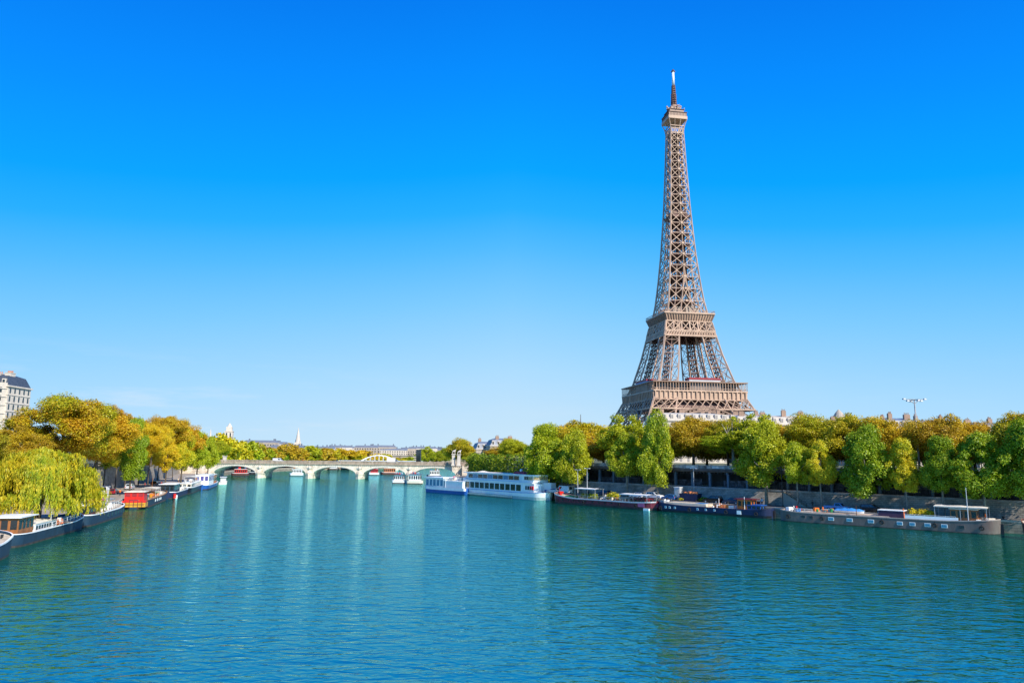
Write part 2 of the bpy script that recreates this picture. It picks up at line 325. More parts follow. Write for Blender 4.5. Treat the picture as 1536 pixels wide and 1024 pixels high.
# right sloping wall, gallery of the riverside railway, parapet
RSEG = [RE[0], RE[1], RE[2]]
def rb(s, off):  # point on the right bank: s metres from E1 towards the bridge, off metres inland
    d = Vector((-0.7026, 0.7115)); nn = Vector((0.7115, 0.7026)); return Vector((90.6, 131)) + d * s + nn * off
S0, S1 = -150, 116
rw = link('retaining_wall', None, label='sloping grey stone wall rising from the right quay under the dark gallery', cat='wall')
mbw = MB()
def rbox(mb, s0, s1, o0, o1, z0, z1, o0t=None, o1t=None):
    o0t = o0 if o0t is None else o0t; o1t = o1 if o1t is None else o1t
    vs = [(*rb(s, o), z) for z, a, b in ((z0, o0, o1), (z1, o0t, o1t)) for s, o in ((s0, a), (s1, a), (s1, b), (s0, b))]
    mb.add(vs, [(3, 2, 1, 0), (4, 5, 6, 7), (0, 1, 5, 4), (1, 2, 6, 5), (2, 3, 7, 6), (3, 0, 4, 7)])
rbox(mbw, S0, S1, 12.0, 15.0, QZ - 0.3, 5.5, 13.2, 15.0)
part('wall_face', mbw, STONE_W, rw)
mbw = MB(); rbox(mbw, S0, S1, 13.1, 15.2, 5.5, 5.85); part('coping', mbw, CONC, rw)
gal = link('riverside_gallery', None, label='long open railway gallery with blue grey columns under the street parapet', cat='gallery')
mbw = MB(); rbox(mbw, S0, S1, 21.5, 22, 5.85, 9.6); part('back_wall', mbw, mat('dark_gallery_wall', (0.07, 0.07, 0.075), 0.9, 0.5, 0.4), gal)  # back wall in one very dark, unevenly mottled tone
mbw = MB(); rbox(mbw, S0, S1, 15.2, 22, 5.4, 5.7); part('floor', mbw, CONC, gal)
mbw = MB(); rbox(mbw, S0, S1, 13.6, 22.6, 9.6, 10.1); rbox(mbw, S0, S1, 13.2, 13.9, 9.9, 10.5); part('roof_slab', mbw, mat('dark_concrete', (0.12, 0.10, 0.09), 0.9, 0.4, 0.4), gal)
mbw = MB()
for k in range(int((S1 - S0) / 1.0)): rbox(mbw, S0 + k, S0 + k + 0.18, 13.75, 16.5, 9.15, 9.59, 13.75, 15.2)
part('roof_ribs', mbw, mat('dark_beam', (0.06, 0.05, 0.045), 0.8, 0.3, 1), gal)
k = 0; s = S0 + 1
while s < S1 - 1:
    mbw = MB(); rbox(mbw, s, s + 0.55, 14.2, 14.9, 5.85, 9.59); rbox(mbw, s - 0.15, s + 0.7, 14.05, 15.05, 9.0, 9.595)
    if s > -38: part('column', mbw, BLUEG, gal)
    s += 5.2
mbw = MB(); s = S0
rbox(mbw, S0, S1, 15.4, 15.46, 6.95, 7.05); rbox(mbw, S0, S1, 15.4, 15.46, 6.0, 6.1)
while s < S1: rbox(mbw, s, s + 0.07, 15.41, 15.45, 5.85, 6.95); s += 0.45
part('railing', mbw, DARK, gal)
mbw = MB(); rr = random.Random(3); s = S0
while s < S1:   # hoarding panels along the tracks
    L_ = rr.uniform(2.2, 4.6)
    if rr.random() < 0.75 and s > -45:
        mbw = MB(); rbox(mbw, s, s + L_ - 0.1, 17.0, 17.1, 5.7, 5.7 + rr.uniform(1.5, 2.3)); part('hoarding', mbw, mat('graffiti_panels', (0.14, 0.13, 0.15), 0.7, 0.8, 0.7, streak=False), gal)
    s += L_
par = link('street_parapet', None, label='pale weathered street parapet of panels and posts above the dark gallery', cat='parapet')
mbw = MB(); rbox(mbw, S0, S1, 13.3, 13.6, 10.5, 11.2); part('panel', mbw, mat('weathered_panel', (0.42, 0.40, 0.37), 0.8, 0.7, 0.35), par)
mbw = MB(); s = S0; rbox(mbw, S0, S1, 13.2, 13.7, 11.2, 11.34)
while s < S1: rbox(mbw, s, s + 0.45, 13.16, 13.74, 10.4, 11.45); s += 3.9
part('posts', mbw, CONC, par)
# plain embankment wall behind the hedge up to the bridge
mbw = MB(); A = [(line_x(RW, y), y) for y in (223, 245, 262, 312, 378, 450, 520)]; n = len(A)
mbw.add([(x, y, QZ - 0.3) for x, y in A] + [(x + .5, y, SZ + 0.9) for x, y in A] + [(x + 1.1, y, SZ + 0.9) for x, y in A] + [(x + 1.1, y, SZ - .1) for x, y in A], [(j * n + i, j * n + i + 1, (j + 1) * n + i + 1, (j + 1) * n + i) for j in range(3) for i in range(n - 1)])
ew = link('embankment_wall', None, label='stone embankment wall behind the clipped hedge near the bridge', cat='wall'); part('wall_face', mbw, STONE_W, ew)

# ================================================================= EIFFEL-TYPE IRON TOWER
TZ = 1.2; TX, TY, TYAW = 128.2, 542.6, 0.166
tower = thing('iron_lattice_tower', 'tall brown iron lattice tower with three platforms and white antenna on top', 'tower', (TX, TY, TZ), TYAW)
PA = [(0, 62.5), (15, 54), (34, 43.5), (45, 38), (57.6, 32), (64, 28.9), (85, 23), (107, 18.3), (115.7, 16.5), (118, 15), (142, 12.2), (168, 9.9), (204, 7.7), (240, 6.1), (263, 5.3), (276, 4.9)]
PB = [(0, 25), (57.6, 16), (64, 14.5), (107, 10.3), (118, 9.9), (150, 11.4)]
def ip(T, z):
    for (z0, a0), (z1, a1) in zip(T, T[1:]):
        if z <= z1: return a0 + (a1 - a0) * (z - z0) / (z1 - z0)
    return T[-1][1]
def xpanel(mb, A, B, C, D, w, sub=True):   # A,B bottom; C,D top (C above A)
    A, B, C, D = map(Vector, (A, B, C, D))
    mb.bar(A, D, w); mb.bar(B, C, w); mb.bar(C, D, w)
    if sub:
        m0, m1 = (A + B) / 2, (C + D) / 2; l, r = (A + C) / 2, (B + D) / 2
        mb.bar(m0, m1, w * 0.7); 
ZN = [0, 11, 22, 33, 44, 51, 57.6, 66, 76, 86, 96, 103, 110, 116]
for sx in (-1, 1):
    for sy in (-1, 1):
        ch = MB(); br = MB(); inn = MB()
        def cn(z, i):
            a = ip(PA, z); b = ip(PB, z)
            X = a if i in (0, 1) else a - b; Y_ = a if i in (0, 3) else a - b
            return Vector((sx * X, sy * Y_, z))
        for z0, z1 in zip(ZN, ZN[1:]):
            for i in range(4):
                ch.bar(cn(z0, i), cn(z1, i), 1.15 if i == 0 else .95)
                j = (i + 1) % 4
                xpanel(br, cn(z0, i), cn(z0, j), cn(z1, i), cn(z1, j), 0.38 if i in (0, 3) else .25, i in (0, 3))
            c0 = (cn(z0, 0) + cn(z0, 2)) / 2; c1 = (cn(z1, 0) + cn(z1, 2)) / 2     # lift rails and stairs inside the leg
            for dx, dy in ((-1.6, -1.6), (1.6, 1.6), (-1.6, 1.6), (1.6, -1.6)): inn.bar(c0 + Vector((dx, dy, 0)), c1 + Vector((dx, dy, 0)), 0.5)
            for t in (0, .33, .66):
                q = c0.lerp(c1, t); inn.box(q, (4.2, 4.2, 0.5))
                q2 = c0.lerp(c1, t + .33); inn.bar(q + Vector((-2, -2, 0)), q2 + Vector((2, 2, 0)), 0.45); inn.bar(q + Vector((2, -2, 0)), q2 + Vector((-2, 2, 0)), 0.45)
        lg = part('leg', ch, IRON_L, tower); part('bracing', br, IRON, lg); part('lift_shaft', inn, IRON_D, lg)
def face_pts(f):    # f 0..3 : returns function (t along face -1..1, half width a, z) -> point, outward offset o
    c, s = round(math.cos(f * math.pi / 2)), round(math.sin(f * math.pi / 2))
    def g(t, a, z, o=0):
        x, y = t * a, -(a + o); return Vector((x * c - y * s, x * s + y * c, z))
    return g
def ring(mb, h, z0, z1, th, h2=None):
    h2 = h if h2 is None else h2
    for f in range(4):
        g = face_pts(f)
        vs = [g(-1, h, z0), g(1, h, z0), g(1, h2, z1), g(-1, h2, z1), g(-1, h - th, z0), g(1, h - th, z0), g(1, h2 - th, z1), g(-1, h2 - th, z1)]
        mb.add(vs, [(0, 1, 2, 3), (7, 6, 5, 4), (3, 2, 6, 7), (4, 5, 1, 0)])
# first platform
p1 = MB(); ring(p1, 35.3, 56.9, 57.9, 5.0); ring(p1, 34.4, 51.6, 56.9, 0.8); ring(p1, 34.9, 50.9, 51.6, 1.2)
pl = part('first_platform', p1, IRON_L, tower)
cs = MB()
for f in range(4):
    g = face_pts(f); n = 20
    for k in range(n + 1):
        t = -1 + 2 * k / n
        cs.bar(g(t * .985, 34.4, 51.8, .35), g(t * .985, 34.4, 56.9, .75), 0.75)
part('consoles', cs, IRON_L, pl)
dk = MB(); dk.box((0, 0, 57.3), (60, 60, 0.9)); part('deck', dk, IRON_D, pl)
gl = MB()
for f in range(4):
    g = face_pts(f); n = 34
    for k in range(n + 1):
        t = -1 + 2 * k / n; gl.bar(g(t, 35.0, 57.9), g(t, 35.0, 63.4), 0.32)
    gl.bar(g(-1, 35.0, 59.1), g(1, 35.0, 59.1), 0.22)
part('gallery_posts', gl, IRON_L, pl)
rf = MB(); ring(rf, 35.6, 63.4, 64.1, 6.5); part('gallery_roof', rf, IRON, pl)
pv = MB(); ring(pv, 29.6, 57.9, 63.4, 0.4); part('glazed_front', pv, glass_mat('tower_glazing', (0.05, 0.035, 0.035), 0.2), pl)
for f in range(4):
    g = face_pts(f); b = MB(); r_ = MB(); w_ = MB()
    a, c = g(-.22, 33, 57.9), g(.62, 26, 64.6)
    b.bx(min(a.x, c.x), max(a.x, c.x), min(a.y, c.y), max(a.y, c.y), 57.9, 64.4); pa = part('pavilion', b, mat('pavilion_front', (.20, .17, .16), .3), pl)
    a, c = g(-.24, 33.4, 0), g(.63, 25.6, 0)
    r_.bx(min(a.x, c.x), max(a.x, c.x), min(a.y, c.y), max(a.y, c.y), 65.6, 67.0); part('roof', r_, mat('pavilion_red', (0.30, 0.02, 0.03), .5), pa)
    w_.bx(min(a.x, c.x) + .3, max(a.x, c.x) - .3, min(a.y, c.y) + .3, max(a.y, c.y) - .3, 64.4, 65.6); part('fascia', w_, SKYB if f % 2 else GRAYBG, pa)
# lattice girder below first platform
gd_ = MB()
for f in range(4):
    g = face_pts(f); n = 13
    z0, z1 = 44.6, 50.9; a0, a1 = ip(PA, z0) + .5, ip(PA, z1) + .6
    gd_.bar(g(-1, a0, z0), g(1, a0, z0), 0.9); 
    for k in range(n):
        t0, t1 = -1 + 2 * k / n, -1 + 2 * (k + 1) / n; tm = (t0 + t1) / 2
        P = lambda t, w: g(t, a0, z0) if w == 0 else g(t, a1, z1)
        gd_.bar(P(t0, 0), P(t1, 1), 0.46); gd_.bar(P(t1, 0), P(t0, 1), 0.46);
lgd = part('lattice_girder', gd_, IRON_L, tower); wb = MB(); ring(wb, 32.0, 43.9, 51.2, .5, 30.0); part('shade_backing', wb, IRON_D, lgd)  # dark ring added behind the lattice, stands in for the shadowed interior
for f in range(4):   # great arches
    g = face_pts(f); a_ = MB(); n = 36; Rr = 37.0; prev = None
    for k in range(n + 1):
        th = math.pi * (0.04 + 0.92 * k / n); x = Rr * math.cos(th); z = 6 + Rr * math.sin(th); x2 = (Rr + 3.4) * math.cos(th); z2 = 6 + (Rr + 2.6) * math.sin(th)
        aa = ip(PA, z) ; p = g(x / aa, aa, z); q = g(x2 / aa, aa, z2)
        if prev: a_.bar(prev[0], p, 1.2); a_.bar(prev[1], q, .8); a_.bar(prev[0], q, .4); a_.bar(prev[1], p, .4)
        prev = (p, q)
    part('arch', a_, IRON, tower)
# second platform
p2 = MB(); ring(p2, 19.9, 115.9, 117.0, 4); ring(p2, 17.6, 110.9, 115.9, .7, 19.3); ring(p2, 18.1, 110.2, 110.9, 1.0)
pl2 = part('second_platform', p2, IRON_L, tower)
c2 = MB()
for f in range(4):
    g = face_pts(f)
    for k in range(19):
        t = -1 + k / 9; c2.bar(g(t * .97, 17.7, 110.9, .25), g(t * .98, 19.4, 115.9, .3), .5)
part('consoles', c2, IRON, pl2)
dk = MB(); dk.box((0, 0, 116.3), (36, 36, .7)); part('deck', dk, IRON_D, pl2)
r2 = MB(); 
for f in range(4):
    g = face_pts(f); r2.bar(g(-1, 19.7, 118.4), g(1, 19.7, 118.4), .25)
    for k in range(31): r2.bar(g(-1 + k / 15, 19.7, 117), g(-1 + k / 15, 19.7, 118.4), .14)
part('railing', r2, IRON, pl2)
pv = MB()
for (x, y, dx, dy, h) in ((-6, -9, 7, 5, 5), (3.5, -9.5, 6, 4, 6.5), (9, -8, 4, 6, 5), (-7, 5, 8, 8, 5.5), (6, 6, 8, 8, 6), (-10.5, -4, 3, 8, 4)): pv.box((x, y, 117 + h / 2), (dx, dy, h)); pv.box((x, y, 117 + h + .2), (dx + 1, dy + 1, .5))
part('kiosks', pv, LIME, pl2)
b2 = MB()
for f in range(4):
    g = face_pts(f)
    z0, z1 = 103.2, 110.2; a0, a1 = ip(PA, z0) + .35, ip(PA, z1) + .35
    for z, a, w in ((z0, a0, 1.0), (99.2, ip(PA, 99.2) + .35, .9)): b2.bar(g(-1, a, z), g(1, a, z), w)
    n = 6
    for k in range(n):
        t0, t1 = -1 + 2 * k / n, -1 + 2 * (k + 1) / n
        A, B, C, D = g(t0, a0, z0), g(t1, a0, z0), g(t0, a1, z1), g(t1, a1, z1)
        b2.bar(A, D, .6); b2.bar(B, C, .6); b2.bar(A, C, .9)
        if k % 2: b2.bar((A + B) / 2, (C + D) / 2, .5)
    z0, z1 = 99.2, 103.2; a0, a1 = ip(PA, z0) + .35, ip(PA, z1) + .35; n = 20
    for k in range(n):
        t0, t1 = -1 + 2 * k / n, -1 + 2 * (k + 1) / n
        b2.bar(g(t0, a0, z0), g(t1, a1, z1), .75); b2.bar(g(t1, a0, z0), g(t0, a1, z1), .75)
lb_ = part('lattice_band', b2, IRON_L, tower); wb = MB(); ring(wb, ip(PA, 99) - 4.5, 99, 110.4, .5, ip(PA, 110) - 4.0); part('shade_backing', wb, IRON_D, lb_)  # added dark backing puts shade into the gaps between the bars
# upper shaft
zz = [117.0]
while zz[-1] < 262:
    z = zz[-1]; zz.append(z + (10.0 - (z - 117) / 146 * 4.2))
zz[-1] = 264.0
edge = MB(); lat = MB(); core = MB()
def half_gap(z): return max(0.0, (ip(PA, z) - ip(PB, z)) if z < 150 else 0.0)
for z0, z1 in zip(zz, zz[1:]):
    a0, a1 = ip(PA, z0), ip(PA, z1)
    for f in range(4):
        g = face_pts(f)
        edge.bar(g(1, a0, z0), g(1, a1, z1), 1.05 - (z0 - 117) * .0022)
        h0, h1 = half_gap(z0) / a0, half_gap(z1) / a1; w = .44 - (z0 - 117) * .0006
        for sg in (-1, 1):
            xpanel(lat, g(sg * h0, a0, z0), g(sg, a0, z0), g(sg * h1, a1, z1), g(sg, a1, z1), w, False)
            lat.bar(g(sg * h0, a0, z0), g(sg * h1, a1, z1), .7)
            if z0 < 150: lat.bar(g(sg * (h0 + 1) / 2, a0, z0), g(sg * (h1 + 1) / 2, a1, z1), .4)
        if h0 > 0.02: xpanel(lat, g(-h0, a0, z0), g(h0, a0, z0), g(-h1, a1, z1), g(h1, a1, z1), .5, False)
        nn = g(0, a1, z1); lat.box(nn, (1.5, 1.5, 1.5))
        # second, inner skin of the legs
        i0, i1 = a0 * .42, a1 * .42
        core.bar(g(-1, i0, z0), g(1, i1, z1), .4); core.bar(g(1, i0, z0), g(-1, i1, z1), .4); core.bar(g(1, i0, z0), g(1, i1, z1), .6); core.bar(g(-1, i1, z1), g(1, i1, z1), .5)
        core.bar(g(.42, a0, z0), g(.42, a1, z1), .35) if z0 > 150 else None
    core.box((0, 0, (z0 + z1) / 2), (2.6, 1.6, (z1 - z0) * .62))
    core.box((0, 0, z1), (a1 * 1.5, a1 * 1.5, .35))
    core.bar((-a0 * .4, -a0 * .4, z0), (a1 * .4, a1 * .4, z1), .6); core.bar((a0 * .4, -a0 * .4, z0), (-a1 * .4, a1 * .4, z1), .6)
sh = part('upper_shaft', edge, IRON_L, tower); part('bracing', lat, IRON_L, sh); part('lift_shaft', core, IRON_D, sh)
ml = MB(); a = ip(PA, 196); ml.box((0, 0, 195.5), (2 * a - 1.2, 2 * a - 1.2, 2.2)); ml.box((0, 0, 198.5), (a * 1.3, a * 1.3, 3)); part('middle_landing', ml, IRON_D, sh)
# top
tp = MB(); 
for f in range(4):
    g = face_pts(f)
    prev = None
    for k in range(7):
        t = k / 6; z = 264 + 11 * t; a = 5.25 + 2.2 * t ** 2.2
        q = (g(1, a, z), g(-.33, a, z), g(.33, a, z))
        if prev: [tp.bar(p_, q_, .6 if i == 0 else .35) for i, (p_, q_) in enumerate(zip(prev, q))]
        prev = q
    for z, a in ((264, 5.25), (268, 5.5), (270, 5.75)): tp.bar(g(-1, a, z), g(1, a, z), .5)
    for k in range(6): t = -1 + k / 3; tp.bar(g(t, 5.25, 264), g(min(1, t + .33), 5.5, 268), .35); tp.bar(g(t + .33, 5.25, 264), g(t, 5.5, 268), .35)
t3 = part('top_brackets', tp, IRON_L, tower)
t3 = MB(); ring(t3, 7.75, 275, 277.6, 7); pf = part('top_platform', t3, IRON_L, tower); pf.scale.z = .925; pf.location.z = 276 * .075
tb = MB(); tb.box((0, 0, 279.3), (14.6, 14.6, 3.4)); tb.box((0, 0, 282.6), (11.5, 11.5, 3.2)); part('cabin', tb, IRON, pf)
tb = MB(); 
for f in range(4):
    g = face_pts(f)
    for k in range(13): tb.bar(g(-1 + k / 6, 7.4, 277.6), g(-1 + k / 6, 7.4, 281.2), .2)
    tb.bar(g(-1, 7.4, 281.2), g(1, 7.4, 281.2), .35)
tb.box((0, 0, 281.1), (15.6, 15.6, .35)); tb.box((0, 0, 284.4), (12.6, 12.6, .4)); part('cage', tb, IRON_D, pf)
tb = MB(); rr = random.Random(5)
tb.box((0, 0, 286), (8, 8, 3.0)); tb.tube([(0, 0, 287.4), (0, 0, 288.6), (0, 0, 290.5), (0, 0, 291.5)], [4.4, 4.0, 2.4, 1.6], 12)
for k in range(26):
    an = rr.uniform(0, 6.28); r = rr.uniform(4.5, 8.2); z = rr.choice((281.3, 284.5, 285, 287)); h = rr.uniform(1.2, 3.6)
    tb.bar((r * math.cos(an), r * math.sin(an), z), (r * math.cos(an), r * math.sin(an), z + h), .35)
    if k % 2: tb.box((r * math.cos(an), r * math.sin(an), z + h), (1.3, 1.0, .9))
    tb.bar((2 * math.cos(an), 2 * math.sin(an), z + .2), (r * math.cos(an), r * math.sin(an), z + .6), .3)
part('aerials', tb, IRON, pf)
tb = MB()
for a, b in ((-1, -1), (1, -1), (1, 1), (-1, 1)): tb.bar((a * 1.5, b * 1.5, 290), (a * .9, b * .9, 309.5), .5)
z = 291
while z < 309: 
    w = 1.5 - .6 * (z - 290) / 20
    tb.box((0, 0, z), (2 * w + .5, 2 * w + .5, .7)); tb.tube([(0, 0, z), (0, 0, z + 1.7)], .7, 6); 
    if z < 300: tb.box((0, 0, z + .9), (2 * w + 2.2, .5, .9)); tb.box((0, 0, z + .9), (.5, 2 * w + 2.2, .9))
    z += 1.7
part('mast', tb, IRON_D, pf)
tb = MB(); tb.tube([(0, 0, 309.5), (0, 0, 322)], [1.05, .95], 12); an_ = part('antenna', tb, WHITE, pf, True)
tb = MB(); tb.tube([(0, 0, 322), (0, 0, 322.7)], [1.5, 1.5], 10); tb.ball((0, 0, 323.5), .9); tb.bar((-2, 0, 322.4), (2, 0, 322.4), .25); part('antenna_tip', tb, IRON_D, an_)

# ================================================================= TREES
def leaf_mesh(name, C, Nrm, size, seed, aspect=1.0, droop=False):
    r = np.random.default_rng(seed); n = len(C)
    nr = Nrm + r.normal(0, 0.55, (n, 3)); nr /= np.linalg.norm(nr, axis=1)[:, None] + 1e-9
    ref = r.normal(0, 1, (n, 3))
    if droop: ref = np.tile([0, 0, 1.0], (n, 1)) + r.normal(0, .18, (n, 3))
    if droop:
        v = ref / np.linalg.norm(ref, axis=1)[:, None]; u = np.cross(nr, v); u /= np.linalg.norm(u, axis=1)[:, None] + 1e-9
    else:
        u = np.cross(nr, ref); u /= np.linalg.norm(u, axis=1)[:, None] + 1e-9; v = np.cross(nr, u)
    s = (size * r.uniform(.6, 1.35, n))[:, None] / 2
    V = np.empty((n, 4, 3)); V[:, 0] = C - u * s - v * s * aspect * .6; V[:, 1] = C + u * s * .9 - v * s * aspect; V[:, 2] = C + u * s * .8 + v * s * aspect * .8; V[:, 3] = C - u * s + v * s * aspect
    V += (nr * s * .0)[:, None, :]
    me = bpy.data.meshes.new(name); me.vertices.add(n * 4); me.vertices.foreach_set('co', V.reshape(-1))
    me.loops.add(n * 4); me.loops.foreach_set('vertex_index', np.arange(n * 4, dtype=np.int32))
    me.polygons.add(n); me.polygons.foreach_set('loop_start', np.arange(0, n * 4, 4, dtype=np.int32)); me.polygons.foreach_set('loop_total', np.full(n, 4, dtype=np.int32))
    me.materials.append(LEAF); me.update(); me.validate(); return me
def crown_mesh(name, kind, seed):      # unit crown: radius 5, height 10 (z 0..10)
    r = np.random.default_rng(seed); C = []; Nn = []
    big = kind == 'big'; kind = 'round' if big else kind
    if big: M, n, cr, sz = 150, 95000, (.4, 1.15), .115
    elif kind == 'round': M, n, cr, sz = 120, 48000, (.5, 1.35), .16
    elif kind == 'loose': M, n, cr, sz = 110, 22000, (.4, 1.1), .20
    elif kind == 'tall': M, n, cr, sz = 80, 34000, (.45, 1.25), .18
    elif kind == 'small': M, n, cr, sz = 40, 4200, (.8, 1.6), .48
    cs = []
    while len(cs) < M:
        p = r.normal(0, 1, 3); p /= np.linalg.norm(p); rad = r.uniform(.25, 1) ** .5
        z = .5 + .5 * p[2] * rad
        if kind == 'round': R0 = 4.5 * (1 + .18 * math.sin(2.3 * math.atan2(p[1], p[0]) + seed)); x, y = p[0] * rad * R0, p[1] * rad * R0; z = 1.1 + z * 7.6
        elif kind == 'loose': R0 = 4.5; x, y = p[0] * rad * R0 + r.normal(0, .35), p[1] * rad * R0 + r.normal(0, .35); z = .7 + z * 8.6 + r.normal(0, .3)
        elif kind == 'tall':
            z = r.uniform(0, 1); w = 4.3 * (math.sin(math.pi * min(1, (z * .86 + .12))) ** .75) * (1 - .25 * z); an = r.uniform(0, 6.28); q = r.uniform(.1, 1) ** .5
            x, y = w * q * math.cos(an), w * q * math.sin(an); z = .5 + z * 8.9
        else: R0 = 4.2; x, y = p[0] * rad * R0, p[1] * rad * R0; z = 1 + z * 7.6
        cs.append((x, y, z))
    ph = r.uniform(0, 6.28, 6)
    for i, c in enumerate(cs):
        rr_ = r.uniform(*cr) * r.choice([.55, .8, 1, 1.35]); k = int(n / M * (rr_ / (sum(cr) / 2)) ** 1.6) + 8
        d = r.normal(0, 1, (k, 3)); d[:, 2] = d[:, 2] * .9 + .2; d /= np.linalg.norm(d, axis=1)[:, None]
        q = (r.uniform(.45, 1.18, k) ** .8)[:, None]; P = np.array(c) + d * q * rr_ * np.array([1.15, 1.15, .85]) + r.normal(0, .10, (k, 3))
        a_ = np.arctan2(P[:, 1], P[:, 0]); lob = 1 + .10 * np.sin(2 * a_ + ph[0] + P[:, 2] * .5) + .07 * np.sin(5 * a_ + ph[1] - P[:, 2] * .9); P[:, 0] *= lob; P[:, 1] *= lob
        P[:, 2] += .35 * np.sin(1.3 * P[:, 0] + ph[2]) * np.cos(1.1 * P[:, 1] + ph[3])
        C.append(P); Nn.append(d * .7 + np.array([0, 0, .35]))
    C = np.concatenate(C); Nn = np.concatenate(Nn); C = C[r.uniform(0, 1, len(C)) < 1.1]; Nn = Nn[:len(C)]; C[:, 2] = np.where(C[:, 2] < 0, r.uniform(0, 1.2, len(C)), C[:, 2])
    return leaf_mesh(name, C, Nn, sz, seed)
CROWNS = {'big': [crown_mesh('big_crown', 'big', s) for s in (41, 42)], 'round': [crown_mesh('round_crown', 'round', s) for s in (1, 2, 3, 4)], 'loose': [crown_mesh('loose_crown', 'loose', s) for s in (11, 12, 13)],
          'tall': [crown_mesh('tall_crown', 'tall', s) for s in (21, 22, 23)], 'small': [crown_mesh('far_crown', 'small', s) for s in (31, 32, 33)]}
def trunk_mb(h, cr, r0, seed, lean=0):      # trunk from ground to crown base h, limbs into the crown of radius cr
    r = random.Random(seed); mb = MB()
    t = Vector((lean, r.uniform(-.2, .2), h)); mb.tube([(0, 0, -.2), (0, 0, .4), t * .5 + Vector((r.uniform(-.1, .1), 0, 0)), t], [r0 * 1.35, r0, r0 * .85, r0 * .7], 8)
    for k in range(6):
        an = k * 1.05 + r.uniform(-.3, .3); L_ = cr * r.uniform(.5, .85); hz = cr * r.uniform(.45, 1.2)
        e = t + Vector((math.cos(an) * L_, math.sin(an) * L_, hz)); m = t.lerp(e, .5) + Vector((0, 0, hz * .1))
        mb.tube([t - Vector((0, 0, .3)), m, e], [r0 * .5, r0 * .32, r0 * .1], 5)
        for j in range(2):
            e2 = m + Vector((r.uniform(-1, 1), r.uniform(-1, 1), r.uniform(.4, 1.2))) * cr * .35; mb.tube([m, e2], [r0 * .22, r0 * .06], 4)
    mb.tube([t - Vector((0, 0, .3)), t + Vector((0, 0, cr * 1.4))], [r0 * .6, r0 * .12], 5)
    return mb
G_D, G_M, G_Y, OCH, BRN, YEL, GLD = (.21, .32, .010), (.37, .45, .014), (.51, .53, .016), (.62, .45, .016), (.46, .29, .018), (.80, .62, .02), (.74, .49, .016)
OLV = (.42, .43, .014)
def tree(kind, u, Y, base, vt, wpx, hc, ca, cb, label, group, name='tree', X=None, trunk=BARK, ci=None, r0=None, dz=0, cat='tree'):
    x = kx(u) * Y if X is None else X
    top = ztop(u, vt, Y); w = wpx * Y / F; H = top - base; zc = max(H * hc, 0.5)   # hc: share of the height below the crown
    root = thing(name, label, cat, (x, Y, base), rnd.uniform(0, 6.28), group)
    ms = CROWNS[kind]; me = ms[(ci if ci is not None else rnd.randrange(len(ms)))]
    c = link('crown', me, root); c.location.z = zc; c.scale = (w / 10, w / 10, (H - zc) / 10); c.color = (*ca, 1); c['leaf_b'] = list(cb)
    part('trunk', trunk_mb(zc + (H - zc) * .18, w * .36, r0 or max(.16, w * .028), rnd.randrange(9999)), trunk, root, True)
    return root
# --- right bank, street row (plane trees), far to near
gr = 'autumn trees along the street above the right quay'
def st(u, off):   # depth of the street row at picture column u
    k = kx(u); P = [rb(-120, off), rb(400, off)]; (x0, y0), (x1, y1) = P
    t = (k * y0 - x0) / ((x1 - x0) - k * (y1 - y0)); return y0 + (y1 - y0) * t
for (kind, u, off, vt, w, hc, a, b, lab) in [
    ('round', 772, 40, 657, 42, .18, G_Y, OLV, 'small green tree top just left of the tall pale green quay tree'),
    ('round', 872, 30, 624, 92, .10, OLV, GLD, 'big domed tree half green half orange, left of the lattice tower'),
    ('round', 905, 26, 648, 60, .12, BRN, GLD, 'rusty orange tree just left of the lattice tower foot'),
    ('loose', 945, 20, 620, 76, .10, G_Y, OLV, 'pale green tree rising in front of the lattice tower foot'),
    ('round', 1002, 24, 634, 56, .14, OLV, OCH, 'olive tree just right of the tall narrow poplar'),
    ('round', 1040, 22, 617, 68, .26, OCH, BRN, 'ochre tree with bare forked trunks before a white facade, under the tower'),
    ('round', 1092, 24, 624, 62, .24, BRN, OLV, 'brown olive tree under the right edge of the tower platform'),
    ('loose', 1128, 20, 616, 78, .20, G_Y, OLV, 'light green tree taller than its ochre neighbours, right of the tower'),
    ('round', 1178, 24, 632, 54, .2, BRN, GLD, 'small rusty brown tree between two larger olive trees right of the tower'),
    ('round', 1224, 22, 617, 76, .2, OCH, OLV, 'olive ochre tree behind the pair of thin young trees'),
    ('round', 1276, 22, 612, 72, .2, OLV, OCH, 'highest olive green crown behind the dark green maple'),
    ('round', 1330, 22, 621, 74, .18, OCH, GLD, 'golden ochre tree left of the floodlight mast'),
    ('round', 1378, 26, 628, 56, .2, GLD, OCH, 'golden tree directly behind the floodlight mast'),
    ('round', 1420, 22, 614, 78, .16, BRN, OCH, 'brown ochre tree right of the floodlight mast'),
    ('round', 1462, 24, 628, 66, .18, GLD, BRN, 'orange brown tree behind the two dark maples at right'),
    ('round', 1500, 24, 640, 56, .18, OCH, BRN, 'lower ochre tree beneath the chimneys at far right'),
    ('round', 1548, 18, 607, 86, .18, OLV, OCH, 'tall olive tree cut by the right edge of the view')]:
    tree(kind, u, st(u, off), SZ, vt, w * 1.22, hc * .8, a, b, lab, gr, 'plane_tree')
